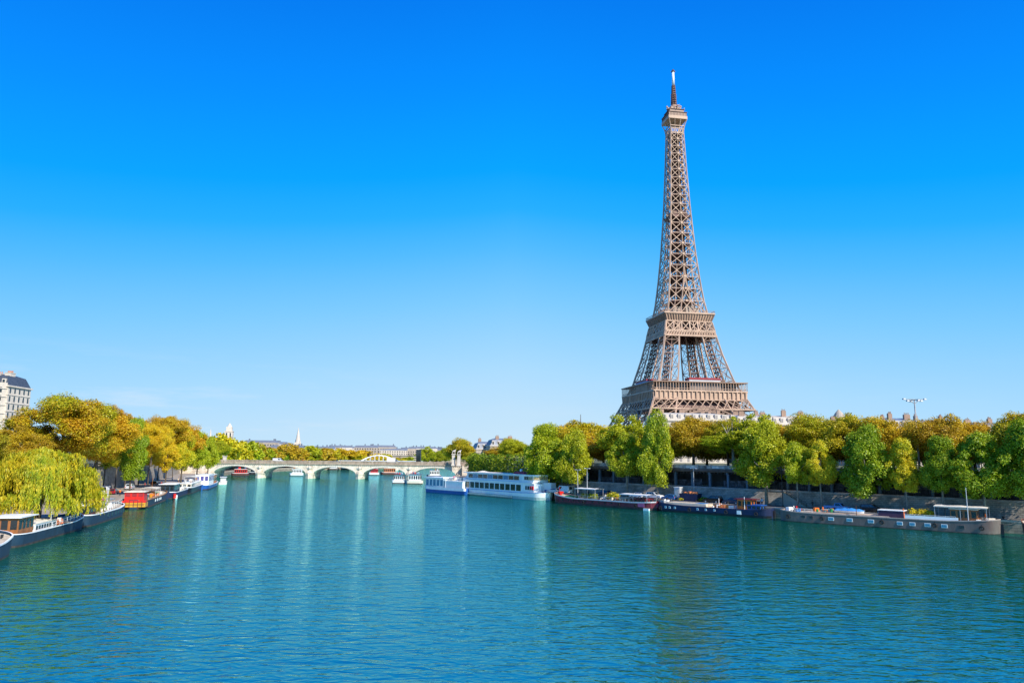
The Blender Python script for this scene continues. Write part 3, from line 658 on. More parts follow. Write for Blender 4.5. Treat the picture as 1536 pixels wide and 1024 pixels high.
# undergrowth of a second street row further back keeps the belt closed
for i, (u, vt, a, b) in enumerate([(1060, 640, OCH, BRN), (1110, 642, OLV, BRN), (1156, 640, OLV, OCH), (1200, 642, OCH, BRN), (1250, 640, BRN, OCH), (1302, 640, OCH, OLV), (1356, 645, BRN, OCH), (1400, 645, OCH, BRN), (1445, 648, OLV, BRN), (1520, 645, OCH, OLV), (985, 650, OLV, OCH), (925, 655, OCH, OLV), (835, 660, G_M, OLV)]):
    o = ['first', 'second', 'third', 'fourth', 'fifth', 'sixth', 'seventh', 'eighth', 'ninth', 'tenth', 'eleventh', 'twelfth', 'thirteenth']
    us = sorted([1060, 1110, 1156, 1200, 1250, 1302, 1356, 1400, 1445, 1520, 985, 925, 835])
    tree('round', u, st(u, 34), SZ, vt - 8, 84, .02, a, b, '%s tree from the left in the shaded rear row behind the street trees' % o[us.index(u)], 'rear row of street trees on the right', 'plane_tree')
# --- right bank, quay row
gq = 'green trees growing on the right quay'
for (kind, u, off, vt, w, hc, a, b, lab, X) in [
    ('tall', 815, 9, 640, 72, .22, G_Y, G_M, 'pale bright green tree with a slim pale trunk beside the parked vans', None),
    ('tall', 862, 9, 646, 52, .16, G_Y, OLV, 'yellowish green tree hanging low behind two white lamp poles', None),
    ('tall', 940, 11, 650, 60, .30, OLV, G_M, 'olive green tree leaning over the gallery left of the tall poplar', None),
    ('tall', 985, 10, 618, 50, .13, G_D, G_Y, 'tall narrow bright green poplar reaching down to the quay', None),
    ('loose', 1100, 17, 645, 84, .42, G_M, OLV, 'broad flat mid green tree above the parapet beside the light tree', None),
    ('tall', 1147, 11.5, 634, 84, .22, G_Y, OLV, 'large loose yellow green tree overhanging the gallery and the wall', None),
    ('tall', 1193, 8, 664, 46, .36, G_Y, G_M, 'thin young light green tree, left one of a pair on the quay', None),
    ('tall', 1229, 8.5, 662, 48, .34, YEL, G_Y, 'thin young yellow green tree, right one of a pair on the quay', None),
    ('tall', 1300, 9.5, 640, 78, .16, G_M, G_D, 'full dark green maple left of the yellow young tree', None),
    ('tall', 1356, 9, 661, 50, .30, YEL, G_Y, 'young yellow green tree between the dark maples', None),
    ('tall', 1410, 9.5, 655, 62, .28, G_M, G_D, 'mid green maple with a leaning pale trunk right of the yellow tree', None),
    ('tall', 1470, 9, 650, 86, .22, G_M, G_D, 'wide dark green maple above the white awning of the barge', None),
    ('tall', 1545, 8.5, 636, 84, .22, G_M, G_D, 'dark green maple cut off by the right edge', None)]:
    tree(kind, u, st(u, off), 10.2 if off > 16 else QZ, vt, w * 1.12, hc, a, b, lab, gq, 'quay_tree', trunk=BARK_PALE)
# --- left bank
gl_ = 'autumn trees along the left bank'
ORG = (.64, .36, .014)
for (kind, u, Y, base, vt, w, hc, a, b, lab) in [
    ('big', 22, 150, LZ, 634, 92, .06, BRN, OCH, 'brown ochre chestnut at the left edge in front of the white building'),
    ('big', 98, 172, LZ, 583, 150, .06, ORG, OLV, 'very large domed golden chestnut, tallest tree on the left bank'),
    ('big', 146, 186, LZ, 603, 104, .02, ORG, GLD, 'round golden tree at the right flank of the largest chestnut'),
    ('big', 168, 214, LZ, 604, 76, .12, BRN, ORG, 'rusty brown treetop behind the largest chestnut'),
    ('tall', 200, 196, QZ - .3, 632, 50, .2, G_M, G_D, 'bright green tree standing between golden trees on the left bank'),
    ('big', 228, 226, LZ, 630, 60, .14, YEL, GLD, 'bright yellow tree right of the green one on the left bank'),
    ('big', 250, 252, LZ, 617, 72, .14, ORG, OCH, 'tall ochre tree at the crest of the left bank row'),
    ('loose', 252, 238, QZ - .3, 655, 42, .28, YEL, GLD, 'pale yellow tree with thin trunks above the white boat roofs'),
    ('round', 282, 274, LZ, 636, 56, .14, ORG, GLD, 'orange brown tree behind the light green quay trees on the left'),
    ('tall', 275, 252, QZ - .3, 645, 46, .25, G_Y, YEL, 'light green tree above the moored barges halfway along the left bank'),
    ('tall', 298, 276, QZ - .3, 648, 40, .25, G_Y, G_M, 'light green tree near the left end of the bridge'),
    ('tall', 314, 300, QZ - .3, 655, 34, .25, G_M, G_Y, 'small green tree touching the left end of the bridge'),
    ('round', 205, 250, LZ, 622, 60, .14, OCH, GLD, 'orange treetop behind the bright green tree on the left bank'),
    ('round', 328, 330, LZ, 660, 38, .12, G_Y, OLV, 'low green tree hiding the left end of the bridge'),
    ('big', -30, 140, LZ, 640, 90, .10, BRN, OLV, 'dark brown tree at the very left edge behind the willow')]:
    tree(kind, u, Y, base, vt, w, hc, a, b, lab, gl_, 'chestnut_tree' if base == LZ else 'quay_tree')
# bare-stemmed row on the left quay
oo = ['first', 'second', 'third', 'fourth', 'fifth', 'sixth', 'seventh', 'eighth', 'ninth', 'tenth']
LQ = offs(LE, -11)
for i, u in enumerate((160, 178, 192, 212, 226, 240, 262, 285, 305)):
    p = meet(LQ, u); tree('loose', u, p.y, QZ - .3, 668 + i * 1.2, 34 - i * 1.6, .5, OLV if i % 2 else OCH, YEL if i % 3 else G_M, '%s slender dark stemmed tree before the left retaining wall, counted from the willow' % oo[i], 'slender trees on the left quay', 'quay_tree', r0=.2)
# weeping willow
def willow():
    u, Y = 66, 122; root = thing('weeping_willow', 'yellow green weeping willow trailing over the moored barges at left', 'tree', (kx(u) * Y, Y, QZ - .3))
    r = np.random.default_rng(5); C = []; Nn = []
    heads = []
    for k in range(96):
        an = r.uniform(0, 2 * math.pi); q = r.uniform(.02, 1) ** .5; lob = 1 + .14 * math.sin(3 * an + 1) + .08 * math.sin(5 * an)
        heads.append((8.0 * q * lob * math.cos(an), 7.0 * q * lob * math.sin(an), 1.6 + 10.2 * (1 - (q * .95) ** 2.2) ** .6 + r.normal(0, .35), q))
    for k in range(3000):
        hx, hy, hz, q = heads[k % 96]; an0 = r.uniform(0, 6.28); rq = r.uniform(0, 1.7) ** 1; x, y = hx + rq * math.cos(an0), hy + rq * math.sin(an0); an = math.atan2(y, x); zt = hz - .22 * rq ** 2 + r.normal(0, .12)
        ln = r.uniform(1.6, 4.8) if q < .75 else r.uniform(2.4, 6.5)
        zb = max(zt - ln, 1.2 + r.uniform(0, 1.8)); m = int((zt - zb) / .11) + 3
        t = np.linspace(0, 1, m); d = np.array([math.cos(an), math.sin(an)])
        bow = np.minimum(t * 3, 1) * .45 + .12 * np.sin(t * 4 + k)
        P = np.stack([x + d[0] * bow + r.normal(0, .12, m), y + d[1] * bow + r.normal(0, .12, m), zt + (zb - zt) * t ** 1.15 + np.where(t < .1, -.1, 0)], 1)
        C.append(P); Nn.append(np.tile([d[0], d[1], .35], (m, 1)))
    me = leaf_mesh('willow_crown', np.concatenate(C), np.concatenate(Nn), .10, 6, 4.2, True)
    c = link('crown', me, root); c.color = (.29, .37, .014, 1); c['leaf_b'] = [.66, .50, .02]
    mb = MB(); mb.tube([(0, 0, -.2), (.2, 0, 1.5), (-.1, .2, 4), (.2, 0, 6)], [.65, .5, .42, .35], 9)
    for k in range(9):
        a = k * .7; mb.tube([(.1, 0, 3.6 + k * .2), (2.6 * math.cos(a), 2.2 * math.sin(a), 7.2), (5.4 * math.cos(a), 4.4 * math.sin(a), 8.2 + (k % 3) * .6)], [.22, .15, .05], 6)
    part('trunk', mb, BARK, root, True)
willow()
# hedge by the bridge
def hedge():
    r = np.random.default_rng(9); P = []; Nn = []
    A = [(line_x(RW, y) - 2.6, y) for y in np.linspace(222, 345, 60)]
    root = link('hedge', None, label='long dense dark green hedge above the quay between the bridge and the vans', cat='hedge')
    C = []
    for i, (x, y) in enumerate(A):
        for k in range(13):
            z = r.uniform(4.2, 13.1); c = np.array([x + r.normal(0, .8) - (1 if z < 12 else 0) * .3, y + r.normal(0, .9), z]); m = 26
            d = r.normal(0, 1, (m, 3)); d /= np.linalg.norm(d, axis=1)[:, None]; C.append(c + d * r.uniform(.7, 1.25)); Nn.append(d + [-.2, -.1, .3])
    me = leaf_mesh('hedge_foliage', np.concatenate(C), np.concatenate(Nn), .42, 10)
    c = link('foliage', me, root); c.color = (.09, .20, .01, 1); c['leaf_b'] = [.34, .40, .014]
    mb = MB()
    for (x, y) in A[::5]: mb.tube([(x, y, QZ - .2), (x, y, 6)], [.18, .12], 6)
    part('stems', mb, BARK, root)
hedge()
# --- beyond the bridge
gf = 'autumn trees on the far bank beyond the bridge'
FT = [(338, 645, 40, 470, G_Y, YEL), (352, 653, 34, 480, YEL, OLV), (362, 659, 30, 500, G_Y, OCH), (373, 658, 34, 520, G_Y, G_M), (388, 661, 26, 540, OLV, BRN), (398, 667, 24, 540, G_M, OLV), (410, 668, 24, 560, BRN, OCH), (423, 673, 16, 540, G_D, G_M),
      (431, 662, 34, 560, OCH, BRN), (448, 670, 26, 570, BRN, OCH), (462, 663, 30, 580, G_Y, OLV), (478, 667, 30, 590, BRN, OCH), (490, 671, 26, 600, OCH, BRN), (503, 668, 28, 600, OCH, OLV), (518, 670, 30, 610, GLD, OCH), (534, 675, 28, 620, YEL, OLV), (549, 671, 28, 640, OCH, GLD),
      (562, 678, 28, 650, YEL, OCH), (578, 679, 26, 660, G_Y, YEL), (596, 684, 26, 680, OLV, YEL), (612, 684, 26, 700, G_M, OLV), (329, 668, 30, 440, G_M, G_Y)]
FS = sorted(range(len(FT)), key=lambda i: FT[i][0])
ordn = ['first', 'second', 'third', 'fourth', 'fifth', 'sixth', 'seventh', 'eighth', 'ninth', 'tenth', 'eleventh', 'twelfth', 'thirteenth', 'fourteenth', 'fifteenth', 'sixteenth', 'seventeenth', 'eighteenth', 'nineteenth', 'twentieth', 'twenty-first', 'last']
def cname(c): return {OCH: 'ochre', BRN: 'brown', GLD: 'golden', YEL: 'yellow', OLV: 'olive', G_Y: 'light green', G_M: 'green', G_D: 'dark green'}[c]
for i, (u, vt, w, Y, a, b) in enumerate(FT):
    Yq = meet(offs(LE, -6), u).y
    tree('small', u, Yq, 2.2, vt, w * 1.35, .08, a, b, '%s tree above the bridge, %s from the left in the far row' % (cname(a), ordn[FS.index(i)]), gf, 'tree')
for (k, u, vt, w, Y, a, b, l) in [('loose', 640, 667, 26, 430, G_M, G_Y, 'light green tree behind the bridge beside the dark block'), ('round', 655, 675, 20, 440, G_D, OLV, 'low dark green bush behind the right half of the bridge'), ('round', 690, 655, 44, 420, OLV, OCH, 'olive tree rising behind the two pedestals at the bridge end'),
                         ('round', 712, 680, 34, 400, OLV, G_M, 'low green tree right of the bridge pedestals'), ('round', 668, 668, 24, 450, OLV, G_D, 'small olive tree left of the bridge pedestals')]:
    tree(k, u, Y, 6, vt, w * 1.1, .1, a, b, l, None, 'tree')
tree('round', 748, 330, SZ, 670, 44, .1, BRN, OCH, 'reddish brown tree below the pale mansard houses', None, 'tree')
tree('round', 770, 300, SZ, 655, 40, .1, G_Y, OCH, 'green tree with ochre edges behind the hedge end', None, 'tree')

# ================================================================= BRIDGE
BY = 378.0; bdg = thing('stone_bridge', 'pale stone road bridge of five low arches across the river', 'bridge', (0, BY, 0))
x0b, x1b = -155.5, -26.5; SP = (x1b - x0b) / 5; PW = 3.2
def archz(t): return 2.1 + 4.0 * math.sqrt(max(0, 1 - t * t)) ** 1.15
mbf = MB(); n = 22
for k in range(5):
    a, b = x0b + k * SP + PW / 2, x0b + (k + 1) * SP - PW / 2; prev = None
    for i in range(n + 1):
        x = a + (b - a) * i / n; z = archz(-1 + 2 * i / n)
        if prev: 
            mbf.add([(prev[0], 0, prev[1]), (x, 0, z), (x, 0, 7.2), (prev[0], 0, 7.2), (prev[0], 14, prev[1]), (x, 14, z), (x, 14, 7.2), (prev[0], 14, 7.2)], [(0, 1, 2, 3), (7, 6, 5, 4), (1, 0, 4, 5)])
        prev = (x, z)
for k in range(6):
    x = x0b + k * SP; mbf.bx(x - PW / 2, x + PW / 2, 0, 14, 2.1, 7.2)
part('spandrel', mbf, STONE_B, bdg)
ar = MB()
for k in range(5):
    a, b = x0b + k * SP + PW / 2, x0b + (k + 1) * SP - PW / 2; prev = None
    for i in range(n + 1):
        x = a + (b - a) * i / n; t = -1 + 2 * i / n; z = archz(t)
        if prev: ar.add([(prev[0], -.15, prev[1] - .02), (x, -.15, z - .02), (x, -.15, z + .75), (prev[0], -.15, prev[1] + .75), (prev[0], .02, prev[1] - .02), (x, .02, z - .02), (x, .02, z + .75), (prev[0], .02, prev[1] + .75)], [(0, 1, 2, 3), (0, 4, 5, 1), (2, 3, 7, 6)])
        prev = (x, z)
part('voussoirs', ar, LIMEW, bdg)
for k in range(6):
    x = x0b + k * SP; pm = MB(); w = PW / 2 + .35
    pm.prism([(x - w, 0), (x - w * .75, -1.6), (x, -2.6), (x + w * .75, -1.6), (x + w, 0), (x + w, 14), (x, 16.5), (x - w, 14)], -1, 2.1)
    pm.prism([(x - w - .25, .1), (x - w * .8, -1.9), (x, -2.9), (x + w * .8, -1.9), (x + w + .25, .1), (x + w + .25, 13.9), (x, 16.8), (x - w - .25, 13.9)], 2.1, 2.6)
    pm.tube([(x, -.3, 2.6), (x, -.2, 3.6), (x, 0, 4.4)], [1.6, 1.3, .3], 8)
    pr = part('pier', pm, STONE_B, bdg)
    if 0 < k < 5:
        em = MB(); em.ball((x, -.25, 5.5), .8, 10, 1.1); em.box((x, -.2, 5.5), (2.6, .5, .5)); part('relief', em, LIMEW, pr)
cm = MB(); cm.bx(x0b - 4, x1b + 3, -.5, 14.5, 7.2, 7.75); 
for i in range(130): cm.bx(x0b + i, x0b + i + .4, -.45, .02, 6.85, 7.2)
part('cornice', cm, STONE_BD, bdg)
cm = MB(); cm.bx(x0b - 4, x1b + 3, .1, 13.9, 7.75, 7.9); part('deck', cm, ASPH, bdg)
for y in (-.2, 13.8):
    cm = MB(); cm.bx(x0b - 4, x1b + 3, y, y + .35, 7.75, 8.05); cm.bx(x0b - 4, x1b + 3, y - .05, y + .4, 8.75, 8.95); x = x0b - 4
    while x < x1b + 3: cm.bx(x, x + .28, y + .05, y + .3, 8.05, 8.75); x += .55
    x = x0b
    while x < x1b + 1: cm.bx(x - .5, x + .5, y - .06, y + .41, 7.75, 9.05); x += SP / 4
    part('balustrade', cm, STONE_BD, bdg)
ab = MB(); ab.bx(x1b + 1.6, x1b + 14, -4, 18, -1, 7.2); ab.bx(x0b - 16, x0b - 1.6, -2, 16, -1, 7.2); part('abutment', ab, STONE_B, bdg)
def skin_mesh(name, pts, edges, rad, m, sub=1):
    me = bpy.data.meshes.new(name + '_base'); me.from_pydata(pts, edges, []); o = bpy.data.objects.new('tmp', me); COL.objects.link(o)
    sk = o.modifiers.new('s', 'SKIN'); 
    for v, r in zip(me.skin_vertices[0].data, rad): v.radius = (r if hasattr(r, '__len__') else (r, r))
    me.skin_vertices[0].data[0].use_root = True
    if sub: ss = o.modifiers.new('u', 'SUBSURF'); ss.levels = sub; ss.render_levels = sub
    dg = bpy.context.evaluated_depsgraph_get(); out = bpy.data.meshes.new_from_object(o.evaluated_get(dg)); out.name = name
    bpy.data.objects.remove(o); bpy.data.meshes.remove(me); out.materials.clear()
    for x in (m if isinstance(m, (list, tuple)) else [m]): out.materials.append(x)
    out.polygons.foreach_set('use_smooth', [True] * len(out.polygons)); return out
HORSE = skin_mesh('horse_group', [(0, 0, 1.5), (.9, 0, 1.6), (-.8, 0, 1.5), (1.3, 0, 2.2), (1.75, 0, 2.5), (1.0, .3, .8), (1.05, .3, 0), (1.0, -.3, .8), (1.2, -.3, 0), (-.9, .3, .8), (-.8, .3, 0), (-.9, -.3, .8), (-1.0, -.3, 0), (-1.2, 0, 1.2), (.3, .75, 1.0), (.3, .75, 1.75), (.3, .75, 2.25), (.2, .7, 0), (.6, .5, 1.8)],
    [(0, 1), (0, 2), (1, 3), (3, 4), (1, 5), (5, 6), (1, 7), (7, 8), (2, 9), (9, 10), (2, 11), (11, 12), (2, 13), (14, 15), (15, 16), (14, 17), (15, 18), (18, 1)], [.42, .42, .42, .22, .18, .16, .1, .16, .1, .2, .1, .2, .1, .08, .26, .28, .17, .2, .1], LIMEW)
for (u, Y, nm, ht) in ((680.5, 374, 'left pale stone pedestal with horse statue at the right end of the bridge', 7.4), (688.5, 372, 'right pale stone pedestal with horse statue at the right end of the bridge', 7.2), (338, 384, 'pale stone pedestal with horse statue at the left end of the bridge', 4.6)):
    x = kx(u) * Y; t = thing('statue_pedestal', nm, 'statue', (x, Y, 7.2 if u > 400 else 7.9), 0, 'statue pedestals at the bridge ends')
    mb = MB(); s = 1.5; mb.box((0, 0, .4), (s + .6, s + .6, .8)); mb.box((0, 0, ht / 2 - .6), (s, s, ht - 2.0)); mb.box((0, 0, ht - 1.5), (s + .5, s + .5, .4)); part('pedestal', mb, LIMEW, t)
    h = link('statue', HORSE, t, (0, 0, ht - 1.3)); h.scale = (.7, .9, .9)
mb = MB(); mb.box((0, 0, 4.0), (2.4, 2.0, 8.0)); mb.box((0, 0, 8.15), (2.7, 2.3, .3)); t = thing('advertising_block', 'tall dark blue grey rectangular block rising behind the bridge parapet', 'column', (kx(628) * 394, 394, 7.0)); part('casing', mb, mat('dark_slate', (.03, .045, .075), .4, .2, .5), t)
mb = MB(); mb.box((0, -1.03, 4.0), (2.0, .08, 7.0)); part('front_panel', mb, GLASS, t)
# arched footbridge far beyond
fb = thing('arched_footbridge', 'small pale steel footbridge with arch beyond the stone bridge', 'bridge', (kx(569) * 560, 560, 0), .1)
mb = MB(); n = 24; W = 15.0
for y in (-3, 3):
    for i in range(n):
        a, b = -1 + 2 * i / n, -1 + 2 * (i + 1) / n; zz_ = lambda t: 7.2 + 4.0 * (1 - t * t)
        mb.bar((a * 13, y, zz_(a)), (b * 13, y, zz_(b)), .6)
        if i % 3 == 0: mb.bar((a * 13, y, 7), (a * 13, y, zz_(a)), .2)
part('arch', mb, WHITE, fb); mb = MB(); mb.bx(-30, 34, -3.5, 3.5, 6.8, 7.3); part('deck', mb, GRAYBG, fb)
mb = MB(); mb.bx(-15, -13, -4, 4, -1, 6.8); mb.bx(13, 15, -4, 4, -1, 6.8); part('pier', mb, STONE_B, fb)

# ================================================================= BUILDINGS
def haussmann(name, label, loc, rz, W, D, H, floors, mansard=5.5, wall=LIME, roof=ZINC, bays=None, chim=4, group=None, balc=True, seed=1, domes=0, wins=True, off_win=GLASS):
    t = thing(name, label, 'building', loc, rz, group); r = random.Random(seed)
    if seed in (1, 2, 3): off_win = mat('grey_pane', (.33, .30, .28), .3, .1)  # one even warm grey for the panes of the pale buildings
    if seed in (1, 2, 3): roof = mat('pale_roof', (.50, .45, .38), .7, .15)
    mb = MB(); mb.bx(-W / 2, W / 2, -D / 2, D / 2, 0, H); part('wall', mb, wall, t)
    mb = MB(); fh = H / floors
    for k in range(1, floors + 1): 
        e = .55 if k == floors else .2
        mb.bx(-W / 2 - e, W / 2 + e, -D / 2 - e, D / 2 + e, k * fh - .3, k * fh + (.25 if k == floors else 0))
    part('cornice', mb, LIMEW, t)
    mb = MB(); z = H + .25; i1 = 1.6; mb.add([(-W / 2, -D / 2, z), (W / 2, -D / 2, z), (W / 2, D / 2, z), (-W / 2, D / 2, z), (-W / 2 + i1, -D / 2 + i1, z + mansard * .75), (W / 2 - i1, -D / 2 + i1, z + mansard * .75), (W / 2 - i1, D / 2 - i1, z + mansard * .75), (-W / 2 + i1, D / 2 - i1, z + mansard * .75),
        (-W / 2 + i1 + 2.5, 0, z + mansard), (W / 2 - i1 - 2.5, 0, z + mansard)], [(0, 1, 5, 4), (1, 2, 6, 5), (2, 3, 7, 6), (3, 0, 4, 7), (4, 5, 9, 8), (6, 7, 8, 9), (5, 6, 9), (7, 4, 8)])
    rf = part('roof', mb, roof, t)
    for k in range(chim):
        mb = MB(); x = -W / 2 + W * (k + .5) / chim + r.uniform(-1, 1); y = r.choice((-1, 1)) * D * .18; hh = mansard + r.uniform(1.2, 2.6); cw = r.uniform(1.2, 2.8); mb.box((x, y, H + hh / 2), (cw, .9, hh))
        for j in range(4): mb.tube([(x + (j - 1.5) * cw * .22, y, H + hh), (x + (j - 1.5) * cw * .22, y, H + hh + r.uniform(.4, .9))], .13, 6)
        part('chimney', mb, mat('chimney_brick', (.36, .24, .17), .9), rf)
    bays = bays or int(W / 3.2); 
    if wins:
        for k in range(floors):
            for side in (0, 1, 3):
                nb = bays if side == 0 else max(2, int(D / 3.2)); LW_ = W if side == 0 else D; mb = MB(); fm = MB()
                for j in range(nb):
                    p = -LW_ / 2 + LW_ * (j + .5) / nb; z0 = k * fh + .45; z1 = k * fh + fh - .65
                    for q, dd, mm in ((.55, .03, mb), (.75, .02, fm)):
                        e = dd; ex = .16 if mm is fm else 0
                        if side == 0: b_ = (p - q, p + q, -D / 2 - e, -D / 2 + .05, z0, z1 + ex)
                        elif side == 1: b_ = (W / 2 - .05, W / 2 + e, p - q, p + q, z0, z1 + ex)
                        else: b_ = (-W / 2 - e, -W / 2 + .05, p - q, p + q, z0, z1 + ex)
                        mm.bx(*b_)
                    if balc and side == 0 and k in (1, floors - 1, 2): fm.bx(p - 1.0, p + 1.0, -D / 2 - .7, -D / 2 - .62, z0 - .1, z0 + .85); fm.bx(p - 1.0, p + 1.0, -D / 2 - .7, -D / 2, z0 - .25, z0 - .1)
                wf = part('window_row', mb, off_win, t); part('surround', fm, LIMEW, wf)
        for j in range(bays):
            p = -W / 2 + W * (j + .5) / bays; mb = MB(); mb.bx(p - .7, p + .7, -D / 2 + .2, -D / 2 + 2.0, H + .5, H + 2.9); d_ = part('dormer', mb, LIMEW, rf); mb = MB(); mb.bx(p - .45, p + .45, -D / 2 + .15, -D / 2 + .3, H + .8, H + 2.5); part('window', mb, off_win, d_)
    for k in range(domes):
        mb = MB(); x = -W / 2 + W * (k + .5) / domes; mb.tube([(x, 0, H), (x, 0, H + 3), (x, 0, H + 5.5), (x, 0, H + 7.5), (x, 0, H + 9)], [3, 3, 2.6, 1.5, .2], 12); part('turret', mb, wall, t)
    return t
# ornate facade at top left
def left_block():
    W, D, fl, fh = 33.6, 16, 9, 3.25; H = fl * fh; Y = 290
    t = haussmann('apartment_building', 'tall cream stone apartment building with bay windows at the top left corner', (kx(41) * Y - 23.5, Y, LZ), .10, W, D, H, fl, 5.0, LIMEW, mat('slate_roof', (.06, .07, .09), .5, .2), 8, 0, seed=4, balc=False)
    r = random.Random(8)
    for k in range(8):          # every second bay projects, with balconies stacked between
        xx = -W / 2 + 2.1 + k * 4.2; mb = MB(); gm = MB(); bm_ = MB()
        if k % 2 == 1:
            mb.prism([(xx - 1.7, -D / 2 + .05), (xx - 1.1, -D / 2 - 1.5), (xx + 1.1, -D / 2 - 1.5), (xx + 1.7, -D / 2 + .05)], 2, H + 1.2)
            for f in range(fl):
                mb.prism([(xx - 1.95, -D / 2 + .04), (xx - 1.3, -D / 2 - 1.8), (xx + 1.3, -D / 2 - 1.8), (xx + 1.95, -D / 2 + .04)], 2 + f * fh, 2.3 + f * fh)
                if f: gm.bx(xx - .7, xx + .7, -D / 2 - 1.54, -D / 2 - 1.4, .55 + f * fh, 2.6 + f * fh)
            bw = part('bay_window', mb, LIMEW, t); part('pane', gm, GLASS, bw)
        else:
            for f in range(1, fl):
                z = f * fh; mb.bx(xx - 2.0, xx + 2.0, -D / 2 - 1.3, -D / 2, z - .1, z + .12)
                for q in (-1.6, 1.6): mb.add([(xx + q - .15, -D / 2, z - .9), (xx + q + .15, -D / 2, z - .9), (xx + q + .15, -D / 2 - 1.1, z - .1), (xx + q - .15, -D / 2 - 1.1, z - .1), (xx + q - .15, -D / 2, z - .1), (xx + q + .15, -D / 2, z - .1)], [(0, 1, 2, 3), (0, 3, 4), (1, 5, 2)])
                j = -2.0
                while j < 2.01: bm_.bar((xx + j, -D / 2 - 1.25, z + .12), (xx + j, -D / 2 - 1.25, z + 1.1), .05); j += .25
                bm_.bar((xx - 2, -D / 2 - 1.25, z + 1.1), (xx + 2, -D / 2 - 1.25, z + 1.1), .08)
            bc = part('balcony', mb, LIMEW, t); part('railing', bm_, DARK, bc)
    for x, w, h in ((-13.5, 4.2, 6.6), (-8.6, 3.2, 6.2), (-1.5, 4.6, 6.8), (4.2, 3.8, 6.4), (9.2, 3.2, 5.2), (13.6, 2.2, 5.6)):
        mb = MB(); mb.box((x, -2, H + h / 2), (w, 3.4, h)); mb.box((x, -2, H + h), (w + .3, 3.7, .3)); c = part('chimney', mb, LIMEW, t); mb = MB()
        for j in range(5): mb.tube([(x + (j - 2) * w * .2, -2, H + h + .1), (x + (j - 2) * w * .2, -2, H + h + .9)], .17, 6)
        part('chimney_pot', mb, TERRA, c)
left_block()
# houses behind the right street trees
for (u, Y, vt, W, D, fl, rz, wall, lab, dm, seed, ms) in [
    (1030, 330, 618, 34, 14, 6, .1, LIMEW, 'white stone building below the left half of the tower platform', 0, 1, 3.5),
    (1092, 338, 621, 36, 14, 6, .1, LIMEW, 'white stone building below the right half of the tower platform', 0, 2, 3.0),
    (1160, 330, 622, 40, 14, 6, .1, LIMEW, 'white ornate building with gabled roof right of the tower', 0, 3, 4.0),
    (1262, 300, 631, 14, 12, 6, .1, LIME, 'grey roofed house with small dome showing above the olive trees', 1, 4, 3.5),
    (1300, 290, 630, 22, 12, 6, .15, LIME, 'brick topped house above the golden tree, left of the floodlight mast', 0, 5, 4),
    (1345, 280, 625, 16, 12, 6, .15, LIME, 'house with reddish roof storey immediately left of the floodlight mast', 0, 6, 4),
    (1392, 285, 628, 22, 12, 6, .15, LIME, 'pale house with green roof edge behind the floodlight mast', 0, 7, 4),
    (1480, 270, 632, 18, 12, 6, .2, LIME, 'cream house with tall chimney stack near the right edge', 0, 8, 4)]:
    H = ztop(u, vt + (2 if seed < 4 else 3), Y) - SZ - ms; haussmann('apartment_building', lab, (kx(u) * Y, Y, SZ), rz, W, D, H, fl, ms, wall, ZINC, None, max(2, int(W / 9)), 'apartment buildings behind the right street trees', True, seed, dm)
for (u, Y, vt, W, lab, s) in [(733, 480, 664, 20, 'pale house with grey mansard roof above the hedge, left one of two', 21), (752, 470, 659, 18, 'pale house with grey mansard roof above the hedge, right one of two', 22)]:
    H = ztop(u, vt, Y) - SZ - 4; haussmann('apartment_building', lab, (kx(u) * Y, Y, SZ), .3, W, 12, H, 6, 4.5, LIME, ZINC, None, 2, 'pair of mansard houses above the hedge', False, s)
# far skyline
rs = random.Random(12); k = 0; sky_u = []
for u in list(range(352, 425, 13)) + list(range(432, 668, 13)):
    sky_u.append(u)
for i, u in enumerate(sky_u):
    Y = rs.uniform(900, 1250); vt = hor(u) - rs.uniform(5, 10) - (6 if 385 < u < 425 else 0); W = rs.uniform(26, 46)
    H = ztop(u, vt, Y) - LZ - 3
    wl = rs.choice((LIMEW, LIMEW, LIME)); t = thing('distant_building', '%s pale block of the far city skyline counted from the left' % (['first', 'second', 'third', 'fourth', 'fifth', 'sixth', 'seventh', 'eighth', 'ninth', 'tenth', 'eleventh', 'twelfth', 'thirteenth', 'fourteenth', 'fifteenth', 'sixteenth', 'seventeenth', 'eighteenth', 'nineteenth', 'twentieth', 'twenty-first', 'twenty-second', 'twenty-third', 'twenty-fourth', 'twenty-fifth'][i]), 'building', (kx(u) * Y, Y, LZ), rs.uniform(-.3, .3), 'far city skyline beyond the bridge')
    mb = MB(); mb.bx(-W / 2, W / 2, -7, 7, 0, H); part('wall', mb, wl, t)
    mb = MB(); mb.box((0, 0, H + 1.4), (W, 14, 2.8), 0, .86, .5); 
    for q in range(3): mb.box((rs.uniform(-W / 2.3, W / 2.3), 0, H + 2.5), (1.6, 1.2, 4.5))
    part('roof', mb, ZINC, t)
    mb = MB()
    for f in range(int(H / 3.4)): 
        for j in range(int(W / 3.4)): mb.bx(-W / 2 + 1.2 + j * 3.4, -W / 2 + 2.4 + j * 3.4, -7.05, -6.9, f * 3.4 + .9, f * 3.4 + 2.7)
    part('windows', mb, GLASS, t)
